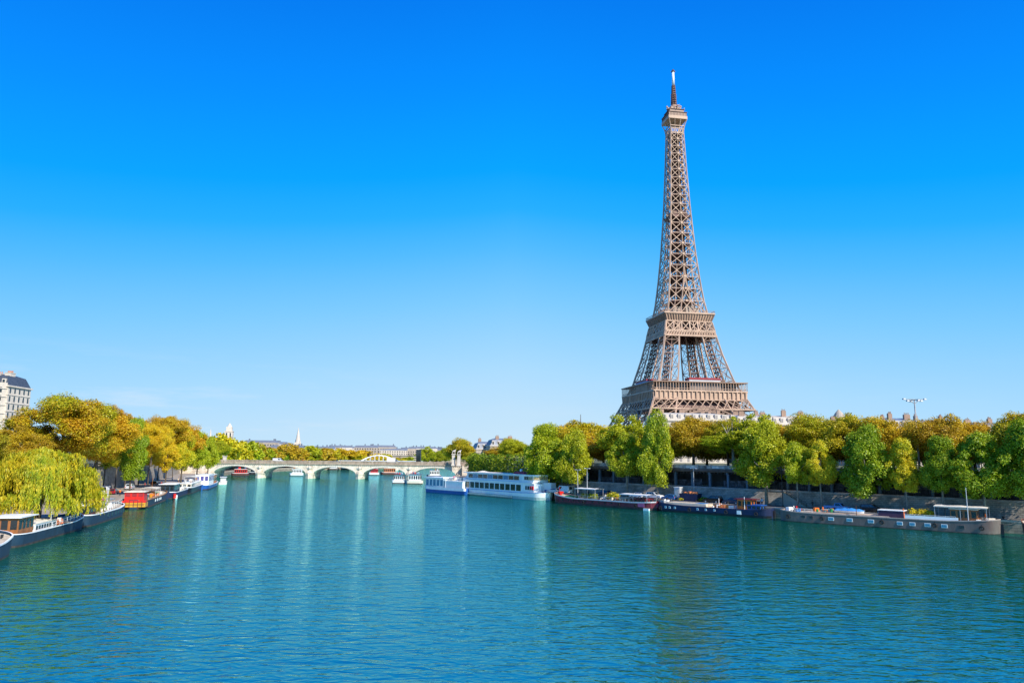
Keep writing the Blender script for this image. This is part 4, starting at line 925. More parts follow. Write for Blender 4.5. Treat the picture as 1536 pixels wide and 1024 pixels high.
def bell_tower(u, Y, vt, w, lab, kind):
    x = kx(u) * Y; zt = ztop(u, vt, Y) - LZ; t = thing('church_tower' if kind else 'bell_tower', lab, 'tower', (x, Y, LZ), .2)
    mb = MB()
    if kind == 0:
        mb.box((0, 0, zt * .36), (w, w, zt * .72)); mb.box((0, 0, zt * .73), (w * 1.1, w * 1.1, zt * .02)); mb.box((0, 0, zt * .80), (w * .72, w * .72, zt * .14)); part('wall', mb, LIMEW, t)
        mb = MB(); mb.tube([(0, 0, zt * .87), (0, 0, zt * .92), (0, 0, zt)], [w * .34, w * .22, .1], 8); part('dome', mb, LIMEW, t)
        mb = MB(); 
        for q in (-.25, .25): mb.bx(q * w - .8, q * w + .8, -w / 2 - .1, -w / 2 + .1, zt * .55, zt * .68)
        part('opening', mb, GLASS, t)
    else:
        mb.box((0, 0, zt * .22), (w, w, zt * .44)); mb.box((0, 0, zt * .30), (w * 1.7, w, zt * .12)); part('wall', mb, LIMEW, t)
        mb = MB(); mb.tube([(0, 0, zt * .44), (0, 0, zt)], [w * .42, .15], 8); part('spire', mb, LIMEW, t)
        mb = MB(); 
        for q in (-.4, .4): mb.tube([(q * w, -q * w, zt * .42), (q * w, -q * w, zt * .56)], [w * .12, .1], 6)
        part('pinnacle', mb, LIMEW, t)
bell_tower(342, 900, 634, 9, 'pale square bell tower with small dome beyond the left bank trees', 0)
bell_tower(446, 1100, 641, 9, 'slender pale church spire on the horizon above the bridge', 1)
bell_tower(314, 800, 643, 5, 'short pale turret peeking over the left bank trees', 1)
# floodlight mast
Y = st(1378, 19); m_ = thing('floodlight_mast', 'tall grey mast with crossbar of floodlights above the right trees', 'lamp', (kx(1378) * Y, Y, SZ)); H = ztop(1378, 599, Y) - SZ
mb = MB(); mb.tube([(0, 0, 0), (0, 0, H)], [.24, .13], 10); part('pole', mb, GREY, m_, True)
mb = MB(); mb.bar((-2.4, 0, H), (2.4, 0, H), .16); mb.bar((0, -1.6, H - .1), (0, 1.6, H - .1), .14); mb.bar((-1.2, 0, H), (0, 0, H - 1.0), .1); mb.bar((1.2, 0, H), (0, 0, H - 1.0), .1); part('crossbar', mb, GREY, m_)
for (x, y) in ((-2.3, 0), (-1.5, 0), (1.5, 0), (2.3, 0), (0, -1.5), (0, 1.5)):
    mb = MB(); mb.box((x, y, H + (.1 if abs(x) > 2 else -.3)), (.62, .55, .3), .2, .7); part('lamp_head', mb, GRAYBG, m_)

# ================================================================= BOATS
def boat_axis(uL, vL, uR, vR, beam, bow_left=True):
    a, b = gd(uL, vL), gd(uR, vR); d = (b - a); L_ = d.length; d.normalize(); n = Vector((-d.y, d.x, 0))
    if n.y < 0: n = -n                      # away from the camera
    c = (a + b) / 2 + n * (beam / 2); f = -d if bow_left else d
    return Vector((c.x, c.y, 0)), math.atan2(f.y, f.x), L_
def hullf(t, bowp, sternp, st_end):
    if t > 1 - bowp: q = (t - (1 - bowp)) / bowp; return max(.03, (1 - q ** 2.2)) ** .75
    if t < -1 + sternp: q = (-t - (1 - sternp)) / sternp; return st_end + (1 - st_end) * max(0, 1 - q ** 2.2) ** .75
    return 1.0
def make_hull(root, L_, B, fb, rise_b, rise_s, mhull, mstripe, mdeck, mboot=RUST, bowp=.22, sternp=.16, st_end=.35, rail=WHITE, deck_drop=.35, low=.93, rail_h=.16, boot=.3):
    n = 44; St = []
    for i in range(n + 1):
        t = -1 + 2 * i / n; w = B / 2 * hullf(t, bowp, sternp, st_end); z = fb + (rise_b * max(0, (t - .45) / .55) ** 1.8) + (rise_s * max(0, (-t - .6) / .4) ** 1.6)
        lw = low if abs(t) < .7 else low - .16 * (abs(t) - .7) / .3; St.append((t * L_ / 2, w, z, lw))
    def sect(zf, wf, side, o=0): return [(x - (max(0, (x / (L_ / 2)) - .8) * 1.6 * (1 - zf)), side * (w * (lw + (1 - lw) * wf) + o), -.7 + (z + .7) * zf) for x, w, z, lw in St]
    mb = MB()
    for side in (-1, 1):
        rows = [sect(q, q, side) for q in (0, .25, .5, .75, 1)]
        for a, b in zip(rows, rows[1:]):
            m = len(a); mb.add(a + b, [(i, i + 1, m + i + 1, m + i) for i in range(m - 1)])
        inner = [(x, side * max(.02, w - .12), z) for x, w, z, lw in St]; low_ = [(x, side * max(.02, w - .12), z - deck_drop - .05) for x, w, z, lw in St]; m = len(inner)
        mb.add(rows[-1] + inner + low_, [(i, i + 1, m + i + 1, m + i) for i in range(m - 1)] + [(m + i, m + i + 1, 2 * m + i + 1, 2 * m + i) for i in range(m - 1)])
    for e in (0, -1):     # ends
        rr_ = [(sect(q, q, -1)[e], sect(q, q, 1)[e]) for q in (0, .25, .5, .75, 1)]
        for (a, b), (c, d) in zip(rr_, rr_[1:]): mb.add([a, b, d, c], [(0, 1, 2, 3)])
    h = part('hull', mb, mhull, root, True)
    for pl_ in h.data.polygons: pl_.use_smooth = abs(pl_.normal.z) < .5
    mb = MB()
    for side in (-1, 1):
        a = [(x, side * (w + .04), z + .02) for x, w, z, lw in St]; b = [(x, side * (w + .05), z - rail_h) for x, w, z, lw in St]; c = [(x, side * max(.01, w - .16), z + .02) for x, w, z, lw in St]; m = len(a)
        mb.add(b + a + c, [(i, i + 1, m + i + 1, m + i) for i in range(m - 1)] + [(m + i, m + i + 1, 2 * m + i + 1, 2 * m + i) for i in range(m - 1)])
    part('gunwale', mb, rail, root)
    mb = MB()
    for side in (-1, 1):
        a = []; b = []
        for x, w, z, lw in St:
            for zz0, arr in ((-.3, a), (boot, b)):
                q = (zz0 + .7) / (z + .7); arr.append((x - (max(0, (x / (L_ / 2)) - .8) * 1.6 * (1 - q)), side * (w * (lw + (1 - lw) * q) + .025), zz0))
        m = len(a); mb.add(a + b, [(i, i + 1, m + i + 1, m + i) for i in range(m - 1)])
    part('waterline_band', mb, mboot, root)
    mb = MB(); vs = []
    for x, w, z, lw in St: vs += [(x, -max(.01, w - .1), z - deck_drop), (x, max(.01, w - .1), z - deck_drop)]
    mb.add(vs, [(2 * i, 2 * i + 2, 2 * i + 3, 2 * i + 1) for i in range(n)]); part('deck', mb, mdeck, root)
    def side_at(xf, side, z):      # point on hull side
        t = xf; i = min(n - 1, max(0, int((t + 1) / 2 * n))); x, w, zs, lw = St[i]; q = (z + .7) / (zs + .7); return Vector((t * L_ / 2, side * w * (lw + (1 - lw) * q), z))
    return side_at
def hull_windows(root, sa, side, ts, z, w, h, m, frame=WHITE, name='window'):
    for t in ts:
        p = sa(t, side, z); f = MB(); f.box((p.x, p.y, z), (w + .18, .10, h + .18)); fo = part(name, f, frame, root); g = MB(); g.box((p.x, p.y + side * .05, z), (w, .06, h)); part('pane', g, m, fo)
def cabin(root, x0, x1, w, z0, z1, mw, mr, nw, wz=(.35, .85), over=.2, glass=GLASS, name='wheelhouse', ends=True, roofh=.12, taper=1.0, slope=0):
    mb = MB(); mb.box(((x0 + x1) / 2, 0, (z0 + z1) / 2), (x1 - x0, w, z1 - z0), 0, taper); c = part(name, mb, mw, root)
    mb = MB(); mb.bx(x0 - over, x1 + over, -w / 2 - over, w / 2 + over, z1, z1 + roofh); mb.box(((x0 + x1) / 2, 0, z1 + roofh + .03), (x1 - x0, w * .8, .08), 0, .95); part('roof', mb, mr, c)
    a, b = z0 + (z1 - z0) * wz[0], z0 + (z1 - z0) * wz[1]; dx = (x1 - x0) / nw
    for k in range(nw):
        for s in (-1, 1): mb = MB(); mb.bx(x0 + dx * k + dx * .16, x0 + dx * (k + 1) - dx * .16, s * w / 2 - .04, s * w / 2 + .04, a, b); part('window', mb, glass, c)
    if ends:
        ne = max(2, int(w / 1.2)); dw = w / ne
        for k in range(ne):
            for xx in (x0, x1): mb = MB(); mb.bx(xx - .04, xx + .04, -w / 2 + dw * k + dw * .15, -w / 2 + dw * (k + 1) - dw * .15, a, b); part('window', mb, glass, c)
    return c
def rail(root, pts, h=.9, m=WHITE, name='railing', step=1.5):
    mb = MB()
    for a, b in zip(pts, pts[1:]):
        a, b = Vector(a), Vector(b); mb.bar(a + Vector((0, 0, h)), b + Vector((0, 0, h)), .05); mb.bar(a + Vector((0, 0, h * .5)), b + Vector((0, 0, h * .5)), .035); nn = max(1, int((b - a).length / step))
        for k in range(nn + 1): q = a.lerp(b, k / nn); mb.bar(q, q + Vector((0, 0, h)), .05)
    return part(name, mb, m, root)
def awning(root, x0, x1, w, z0, z1, m=CREAM, y=0):
    mb = MB(); n = 8; vs = []
    for i in range(n + 1):
        x = x0 + (x1 - x0) * i / n
        for j, yy in enumerate((-w / 2, 0, w / 2)): vs.append((x, y + yy, z1 + (.16 if j == 1 else 0) + .05 * math.sin(i * 2.1)))
    mb.add(vs + [(a, b, c - .06) for a, b, c in vs], [(i * 3 + j, i * 3 + j + 1, i * 3 + j + 4, i * 3 + j + 3) for i in range(n) for j in range(2)] + [((n + 1) * 3 + i * 3 + j, (n + 1) * 3 + i * 3 + j + 3, (n + 1) * 3 + i * 3 + j + 4, (n + 1) * 3 + i * 3 + j + 1) for i in range(n) for j in range(2)])
    mb.bx(x0, x1, y - w / 2 - .03, y - w / 2, z1 - .14, z1 + .02); mb.bx(x0, x1, y + w / 2, y + w / 2 + .03, z1 - .14, z1 + .02)
    a = part('awning', mb, m, root); mb = MB(); k = max(2, int((x1 - x0) / 3.5))
    for i in range(k + 1):
        x = x0 + .15 + (x1 - x0 - .3) * i / k
        for s in (-1, 1): mb.bar((x, y + s * (w / 2 - .1), z0), (x, y + s * (w / 2 - .1), z1), .07)
    part('posts', mb, GRAYBG, a); return a
def clutter(root, L_, B, z, x0, x1, n, seed, mats=(WHITE, TERRA, SKYB, GREY, WOOD, RED)):
    r = random.Random(seed)
    for k in range(n):
        x = r.uniform(x0, x1); y = r.uniform(-B * .33, B * .33); s = r.uniform(.35, .9); mb = MB()
        q = r.randrange(3)
        if q == 0: mb.box((x, y, z + s / 2), (s * 1.5, s, s), r.uniform(0, 3), .92)
        elif q == 1: mb.tube([(x, y, z), (x, y, z + s * .9)], [s * .35, s * .45], 9)
        else: mb.box((x, y, z + .45), (s * 1.4, s * 1.1, .07)); [mb.bar((x + a * s * .6, y + b * s * .45, z), (x + a * s * .6, y + b * s * .45, z + .45), .05) for a in (-1, 1) for b in (-1, 1)]; mb.box((x - s * .7, y, z + .75), (.07, s, .6))
        part({0: 'locker', 1: 'drum', 2: 'bench'}[q], mb, r.choice(mats), root)
def mast(root, x, y, z0, z1, m=WHITE, r=.06, boom=None):
    mb = MB(); mb.tube([(x, y, z0), (x, y, z1)], [r * 1.3, r * .8], 7)
    if boom: mb.tube([(x, y, z0 + .6), (x + boom, y, z0 + 1.4)], [r, r * .6], 6)
    return part('mast', mb, m, root)
def bollards(root, xs, y, z, m=DARK):
    for x in xs:
        for s in (-1, 1): mb = MB(); mb.tube([(x, s * y, z), (x, s * y, z + .42)], [.12, .15], 7); mb.tube([(x + .45, s * y, z), (x + .45, s * y, z + .42)], [.12, .15], 7); part('bollard', mb, m, root)
def shrub(name, label, loc, w, h, ca, cb, n=500, sz=.2, pot=None, group=None, cat='plant'):
    root = thing(name, label, cat, loc, rnd.uniform(0, 6), group); r = np.random.default_rng(abs(hash((round(loc[0], 2), round(loc[1], 2)))) % 9999)
    d = r.normal(0, 1, (n, 3)); d /= np.linalg.norm(d, axis=1)[:, None]; q = r.uniform(.45, 1, n)[:, None] * (1 + .25 * np.sin(d[:, :1] * 5 + 2) * np.cos(d[:, 1:2] * 6))
    C = d * q * np.array([w / 2, w / 2, h / 2]) + np.array([0, 0, h / 2 + (.4 if pot else .05)])
    c = link('foliage', leaf_mesh('shrub_foliage', C, d + [0, 0, .3], sz, int(loc[0] * 7) % 999), root); c.color = (*ca, 1); c['leaf_b'] = list(cb)
    mb = MB()
    if pot: mb.tube([(0, 0, 0), (0, 0, .55)], [.28, .38], 10); part('pot', mb, pot, root)
    mb = MB(); [mb.tube([(0, 0, .1), (.25 * w * math.cos(a), .25 * w * math.sin(a), h * .6)], [.05, .02], 5) for a in (0, 1.6, 3.1, 4.7)]; part('stem', mb, BARK, root)
    return root
def tyres(root, sa, side, ts, z=1.1):
    for t in ts:
        p = sa(t, side, z); mb = MB(); N_ = 12; pts = [(p.x + .34 * math.cos(k * 2 * math.pi / N_), p.y + side * .12, z + .34 * math.sin(k * 2 * math.pi / N_)) for k in range(N_ + 1)]
        mb.tube(pts, .12, 6); mb.bar((p.x, p.y + side * .05, z + .3), (p.x, p.y + side * .02, z + 1.0), .04); part('tyre_fender', mb, RUBBER, root)
def ropes(root, pairs):
    for a, b in pairs:
        a, b = Vector(a), Vector(b); mb = MB(); mb.tube([a.lerp(b, k / 8) - Vector((0, 0, .5 * math.sin(math.pi * k / 8))) for k in range(9)], .04, 5); part('mooring_rope', mb, DARK, root)
def bl(o, x, y, z):   # a point of a boat's own frame in the world
    c, s = math.cos(o.rotation_euler.z), math.sin(o.rotation_euler.z); return (o.location.x + x * c - y * s, o.location.y + x * s + y * c, z)

# --- 1 taupe barge (right)
loc, rz, L_ = boat_axis(1168, 781, 1501, 803, 5.0, False)
b1 = thing('houseboat', 'long taupe barge houseboat with blue hull windows and cream awning', 'boat', loc, rz); RS = -1
sa = make_hull(b1, L_, 5.0, 2.1, .7, .35, TAUPE, None, DECKW, rail=mat('taupe_rail', (.36, .30, .26), .6), bowp=.13, sternp=.10, st_end=.5, deck_drop=.15, boot=.15)
hull_windows(b1, sa, RS, (-.74, -.66), 1.25, .75, .5, GLASS, TAUPE)
hull_windows(b1, sa, RS, (-.46, -.28, -.08), 1.15, .95, .5, GLASSB)
hull_windows(b1, sa, RS, (.18, .29, .42, .56), 1.1, .85, .5, GLASSB); hull_windows(b1, sa, RS, (.70,), 1.1, .85, .5, GLASS, TAUPE)
mb = MB(); mb.box((-6.6, 0, 2.12), (17, 3.9, .35), 0, .97); part('hatch_cover', mb, mat('tan_hatch', (.55, .43, .33), .8, .15), b1)
mb = MB(); mb.box((2.0, -.4, 2.75), (4.6, 3.0, 1.3), 0, .98); cv = part('covered_hatch', mb, PURPLE, b1); mb = MB(); mb.box((2.0, -.4, 3.46), (4.8, 3.2, .12), 0, .98); part('lid', mb, WHITE, cv)
awning(b1, 9.6, 18.3, 4.4, 1.95, 4.75)
cabin(b1, 12.2, 16.6, 3.0, 1.95, 4.3, WOOD, WHITE, 4)
rail(b1, [(4.6, -2.35, 1.98), (13.2, -2.35, 1.98)], .95); mb = MB(); mb.bx(4.6, 13.6, -2.40, -2.37, 2.0, 2.75); part('windbreak', mb, WHITE, b1)
rail(b1, [(-17.5, -2.1, 2.0), (-13, -2.35, 2.0)], .9)
clutter(b1, L_, 5, 2.0, 16, 19, 8, 4, (WHITE, ORANGE, CREAM, WHITE)); clutter(b1, L_, 5, 2.1, -18.5, -15, 8, 8, (WHITE, SKYB, RED, GREY)); clutter(b1, L_, 5, 2.35, -13.5, -9, 5, 14, (TERRA, ORANGE, GREEN))
mast(b1, 15.2, -2.2, 2, 8.4, GRAYBG, .07); mast(b1, -4.3, -2.2, 2, 4.2, BROWNR); mast(b1, 4.2, -1.4, 2, 3.9, ORANGE, .16)
mb = MB(); mb.tube([(-18.6, 0, .2), (-19.3, 0, .2), (-19.3, 0, 2.6)], [.14, .14, .1], 7); mb.box((L_ / 2 + .1, 0, .7), (.5, .14, 2.4)); part('rudder', mb, BLACK, b1)
bollards(b1, (-17.6, 18.0), 1.6, 2.1)
for i, (x, w, c) in enumerate(((5.6, 1.9, YEL), (7.0, 2.1, YEL), (8.3, 2.2, YEL))): shrub('deck_shrub', ['leftmost', 'middle', 'rightmost'][i] + ' of three yellow green shrubs on the taupe barge deck', bl(b1, x, .2, 2.0), w, 1.9, (.25, .28, .01), c, 700, .2, None, 'shrubs on the taupe barge')
# dinghy under a blue cover standing on the taupe barge
dg = thing('covered_dinghy', 'small boat under a bright blue cover on the taupe barge deck', 'boat', bl(b1, -6.2, .2, 2.35), rz)
mb = MB(); n = 12; vs = []
for i in range(n + 1):
    t = -1 + 2 * i / n; w = .95 * (1 - max(0, t) ** 2.5) + .03; vs += [(t * 2.8, -w, .55), (t * 2.8, -w * .6, 0.05), (t * 2.8, w * .6, 0.05), (t * 2.8, w, .55)]
mb.add(vs, [(i * 4 + j, i * 4 + 4 + j, i * 4 + 5 + j, i * 4 + 1 + j) for i in range(n) for j in range(3)] + [(0, 1, 2, 3)]); part('hull', mb, WHITE, dg)
mb = MB(); vs = []
for i in range(n + 1):
    t = -1 + 2 * i / n; w = .98 * (1 - max(0, t) ** 2.5) + .05; z = .55 + .55 * (1 - t * t) ** .5 * (.8 + .2 * math.sin(i * 2)); vs += [(t * 2.85, -w, .45), (t * 2.85, -w * .7, .58 + (z - .55) * .6), (t * 2.85, 0, z), (t * 2.85, w * .7, .58 + (z - .55) * .6), (t * 2.85, w, .45)]
mb.add(vs, [(i * 5 + j, i * 5 + 5 + j, i * 5 + 6 + j, i * 5 + 1 + j) for i in range(n) for j in range(4)] + [(0, 1, 2, 3, 4)]); part('cover', mb, SKYB, dg, True)
dg = thing('skiff', 'upturned pale green skiff beside the blue covered dinghy', 'boat', bl(b1, -10.0, .2, 2.35), rz)
mb = MB(); vs = []
for i in range(n + 1):
    t = -1 + 2 * i / n; w = .75 * (1 - abs(t) ** 2.5) + .03; vs += [(t * 1.9, -w, 0), (t * 1.9, -w * .6, .5), (t * 1.9, w * .6, .5), (t * 1.9, w, 0)]
mb.add(vs, [(i * 4 + j, i * 4 + 4 + j, i * 4 + 5 + j, i * 4 + 1 + j) for i in range(n) for j in range(3)]); part('hull', mb, mat('pale_green', (.25, .42, .34), .5), dg)
mb = MB(); mb.bar((-1.8, 0, .52), (1.8, 0, .52), .08); part('keel', mb, WHITE, dg)

tyres(b1, sa, RS, (-.9, -.55, .02, .48, .86)); ropes(b1, [((19, 1, 2.1), (21.5, 5, 2.4)), ((-18.5, 1, 2.1), (-21.5, 5, 2.4)), ((19.4, -1, 2.1), (22.5, 3.5, 2.4))])
# --- 2 navy barge
loc, rz, L_ = boat_axis(983, 766, 1153, 778, 4.8, True)
b2_ = thing('houseboat', 'navy blue and black barge with tan roof and orange wheelhouse', 'boat', loc, rz)
sa = make_hull(b2_, L_, 4.8, 1.75, .75, .4, NAVY, None, DECKW, rail=NAVY, mboot=BLACK, boot=.55, bowp=.14, sternp=.12)
S2 = 1   # river side in this boat's frame
mb = MB(); mb.box((L_ * .22, 0, 1.98), (L_ * .38, 3.7, .75), 0, .97); ho = part('hatch_cover', mb, mat('cream_roof', (.62, .52, .40), .7, .12), b2_)
mb = MB(); mb.box((L_ * .10, .2, 2.38), (2.2, 2.4, .06)); part('blue_sheet', mb, SKYB, ho)
hull_windows(b2_, sa, S2, (.80, .72, .62, .2, .05, -.1), 1.15, .32, .32, GLASSB, WHITE, 'porthole')
hull_windows(b2_, sa, S2, (-.52,), 1.0, .9, .7, WHITE, WHITE, 'notice_board')
cabin(b2_, -L_ * .46 + 1.0, -L_ * .46 + 4.2, 3.0, 1.5, 2.7, BLUE, BLUE, 3, name='deckhouse'); cabin(b2_, -L_ * .46 + 3.2, -L_ * .46 + 6.6, 2.8, 1.5, 3.9, ORANGE, MAROON, 3, over=.6)
clutter(b2_, L_, 4.8, 1.5, -8, 0, 16, 24, (WOOD, ORANGE, TERRA, WHITE, CREAM)); clutter(b2_, L_, 4.8, 1.9, L_ * .42, L_ * .47, 5, 25, (WHITE, GREY))
rail(b2_, [(-8, 2.1, 1.6), (0, 2.2, 1.6)], .9, WOOD); mast(b2_, -L_ * .30, 1.8, 1.5, 4.6, WHITE, .07); mast(b2_, -1.5, 0, 1.5, 3.8, WHITE, .07); mast(b2_, L_ * .46, 0, 2, 3.6, DARK)
mb = MB(); mb.box((-L_ / 2 - .15, 0, .6), (.7, .14, 2.2)); part('rudder', mb, RUST, b2_); bollards(b2_, (L_ * .44, -L_ * .45), 1.3, 1.7)
shrub('deck_shrub', 'low green yellow plants on the navy barge deck', bl(b2_, -7.5, -.6, 1.5), 2.6, 1.3, G_M, YEL, 500, .18)
tyres(b2_, sa, 1, (-.8, -.3, .35, .9), .9); ropes(b2_, [((L_ * .47, -1, 2), (L_ * .47 + 3, -4, 2.4)), ((-L_ * .47, -1, 2), (-L_ * .47 - 3, -4, 2.4))])
# --- 3 maroon barge
loc, rz, L_ = boat_axis(825, 754, 979, 766, 5.0, True)
b3 = thing('houseboat', 'maroon barge with pink stern, deck garden and white awnings', 'boat', loc, rz)
sa = make_hull(b3, L_, 5.0, 1.9, 1.1, .35, MAROON, None, DECKW, rail=GRAYBG, rail_h=.3, bowp=.16, sternp=.14, boot=.55)
hull_windows(b3, sa, 1, (.72, .6, .5, .38, .26, .1, -.02, -.14, -.26), 1.15, .5, .4, GLASS, MAROON)
mb = MB(); mb.add([tuple(sa(-.985 + .035 * i, 1, z) + Vector((0, .05, 0))) for i in range(8) for z in (.75, 1.75)], [(2 * i, 2 * i + 2, 2 * i + 3, 2 * i + 1) for i in range(7)]); part('stern_panel', mb, PINK, b3)
mb = MB(); mb.add([tuple(sa(-1 + .0001, s, z) + Vector((-.04, 0, 0))) for s in (-1, 1) for z in (.75, 1.75)], [(0, 1, 3, 2)]); part('stern_panel', mb, PINK, b3)
awning(b3, 1.5, 9.0, 3.6, 1.6, 4.5, WHITE); awning(b3, -L_ * .46 + .5, -L_ * .46 + 9.5, 4.2, 1.6, 3.7, WHITE)
cabin(b3, -L_ * .42, -L_ * .42 + 4.6, 3.4, 1.5, 2.6, MAROON, MAROON, 4)
mb = MB(); mb.box((L_ * .33, 0, 2.0), (4.5, 1.6, .5), 0, .8); part('hatch_cover', mb, GREEN, b3)
mb = MB(); mb.tube([(L_ * .45, 0, 1.9), (L_ * .45, 0, 2.8)], [.5, .4], 9); mb.box((L_ * .45, 0, 3.0), (.9, 1.6, .5)); part('windlass', mb, RED, b3); mast(b3, L_ * .46, 0, 2, 4.4, RED)
clutter(b3, L_, 5, 1.6, -8, 6, 20, 34, (WOOD, TERRA, WHITE, DARK, CREAM)); rail(b3, [(-9, 2.3, 1.75), (7, 2.3, 1.75)], .9, GRAYBG)
mb = MB(); mb.box((-L_ / 2 + 1.8, 2.6, .25), (1.7, .5, .5)); part('fender', mb, WHITE, b3); mb = MB(); mb.box((-L_ / 2 - .1, 0, .5), (.6, .14, 2)); part('rudder', mb, DARK, b3)
shrub('deck_shrub', 'large bright yellow green bush on the maroon barge', bl(b3, -3.2, 0, 1.6), 3.6, 2.4, (.30, .34, .01), YEL, 1100, .22)
for i, x in enumerate((6.5, 4.4, 2.6)): shrub('deck_shrub', ['left', 'middle', 'right'][i] + ' one of the dark green plants under the flat white awning of the maroon barge', bl(b3, x, .6, 1.6), 1.9, 1.7, G_D, OLV, 420, .18, None, 'plants under the maroon barge awning')
tyres(b3, sa, 1, (-.7, -.4, .3, .85), .9); ropes(b3, [((L_ * .47, -1, 2.6), (L_ * .47 + 3, -4, 2.4)), ((-L_ * .47, -1, 2), (-L_ * .47 - 2, -4, 2.4))])
# --- 4 white passenger ship
loc, rz, L_ = boat_axis(694, 741, 812, 751.2, 7.0, False)
b4 = thing('passenger_ship', 'large white two deck passenger ship with green tinted windows', 'boat', loc, rz)
HW = mat('pale_green_hull', (.42, .52, .48), .4, .12)
sa = make_hull(b4, L_, 7.0, 2.0, .5, .1, WHITE, None, GRAYBG, mboot=HW, boot=.9, bowp=.2, sternp=.06, st_end=.85, rail=SKYB, rail_h=.1)
xs = -L_ / 2 + .6; xe = L_ * .29
mb = MB(); mb.bx(xs, xe, -3.3, 3.3, 1.7, 4.9); lo = part('lower_deck', mb, WHITE, b4)
nw = 11; dx = (L_ * .40 + L_ / 2 - 6.6) / nw; w0 = -L_ / 2 + 1.1
for k in range(nw):
    x = w0 + dx * k; mb = MB(); mb.bx(x + .25, x + dx - .3, -3.36, -3.28, 2.5, 4.35); part('window', mb, GLASSG, lo)
mb = MB(); mb.bx(xs - .3, L_ * .40, -3.5, 3.5, 4.9, 5.12); part('deck_edge', mb, WHITE, lo)
mb = MB(); mb.bx(xs + 1.2, xe - 1, -3.1, 3.1, 5.12, 7.3); up = part('upper_deck', mb, mat('white_blue_shade', (.74, .76, .77), .4, .05), b4)
for k in range(nw - 1):
    x = w0 + 1.5 + dx * k; mb = MB(); mb.bx(x + .12, x + dx - .18, -3.16, -3.08, 5.75, 6.95); part('window', mb, GLASSB if k % 3 == 1 else GLASSG, up)
mb = MB(); mb.bx(xs - .4, xe + .6, -3.5, 3.5, 7.3, 7.5); rf = part('roof', mb, WHITE, b4)
mb = MB(); mb.prism([(xe - .99, -3.1), (xe + 4.2, -3.0), (xe + 5.4, -1.8), (xe + 5.4, 1.8), (xe + 4.2, 3.0), (xe - .99, 3.1)], 5.12, 7.25); wh = part('wheelhouse', mb, WHITE, b4)
TANW = glass_mat('tan_blinds', (.45, .32, .14), .4)
for k in range(4): mb = MB(); x = xe + .1 + k * 1.0; mb.bx(x, x + .8, -3.15, -3.0, 5.95, 6.9); part('window', mb, GLASSG if k < 2 else TANW, wh)
for k in range(4): mb = MB(); y = -1.75 + k * .9; mb.bx(xe + 5.36, xe + 5.44, y, y + .8, 5.95, 6.9); part('window', mb, TANW, wh)
mb = MB(); mb.add([(xe + 4.25, -3.02, 5.95), (xe + 5.4, -1.87, 5.95), (xe + 5.4, -1.87, 6.9), (xe + 4.25, -3.02, 6.9)], [(0, 1, 2, 3)]); part('window', mb, TANW, wh)
mb = MB(); mb.prism([(xe - 1, -3.4), (xe + 4.5, -3.3), (xe + 5.9, -1.9), (xe + 5.9, 1.9), (xe + 4.5, 3.3), (xe - 1, 3.4)], 7.26, 7.48); part('roof', mb, WHITE, wh)
mb = MB(); mb.prism([(xe + .02, -3.2), (L_ * .40, -2.9), (L_ * .44, -1.6), (L_ * .44, 1.6), (L_ * .40, 2.9), (xe + .02, 3.2)], 1.7, 4.89); fr = part('fore_cabin', mb, WHITE, b4)
for k in range(4): mb = MB(); x = xe + .7 + k * 1.0; mb.bx(x, x + .6, -3.22, -2.85, 3.0, 4.1); part('window', mb, GLASS if k < 2 else RED, fr)
mb = MB(); mb.bx(xs + 4, xe - 7, -2.6, 2.6, 7.5, 7.6); mb.tube([(xs + 6, 0, 7.6), (xs + 6, 0, 8.0)], [2.2, .4], 12); part('canopy', mb, CREAM, rf)
mb = MB(); mb.box((xe - 5, 0, 7.9), (6, 2.6, .7), 0, .7); part('red_cover', mb, RED, rf); mb = MB(); mb.ball((xe - 4.5, -.5, 8.6), .55); mb.tube([(xe + 3.5, 0, 7.5), (xe + 3.5, 0, 8.3), (xe + 3.5, 0, 9.2)], [.9, .7, .1], 8); part('radar_dome', mb, WHITE, rf)
mb = MB(); mb.bx(-L_ * .44, L_ * .16, -4.0, -3.55, .35, .75); part('fender_beam', mb, CREAM, b4)
rail(b4, [(L_ * .40, -3.0, 2.1), (L_ * .47, -1.4, 2.3), (L_ * .47, 1.4, 2.3)], 1.0); mb = MB(); mb.box((L_ * .455, -.6, 2.3), (1.4, 1.2, .6)); part('windlass', mb, RED, b4)
mb = MB(); mb.bx(-L_ / 2 - .4, -L_ / 2 + 1.2, -3.0, 3.0, 5.1, 5.6); mb.tube([(-L_ / 2 + .3, -1.4, 5.6), (-L_ / 2 + .3, -1.4, 6.2)], .9, 10); part('life_raft', mb, WHITE, b4)
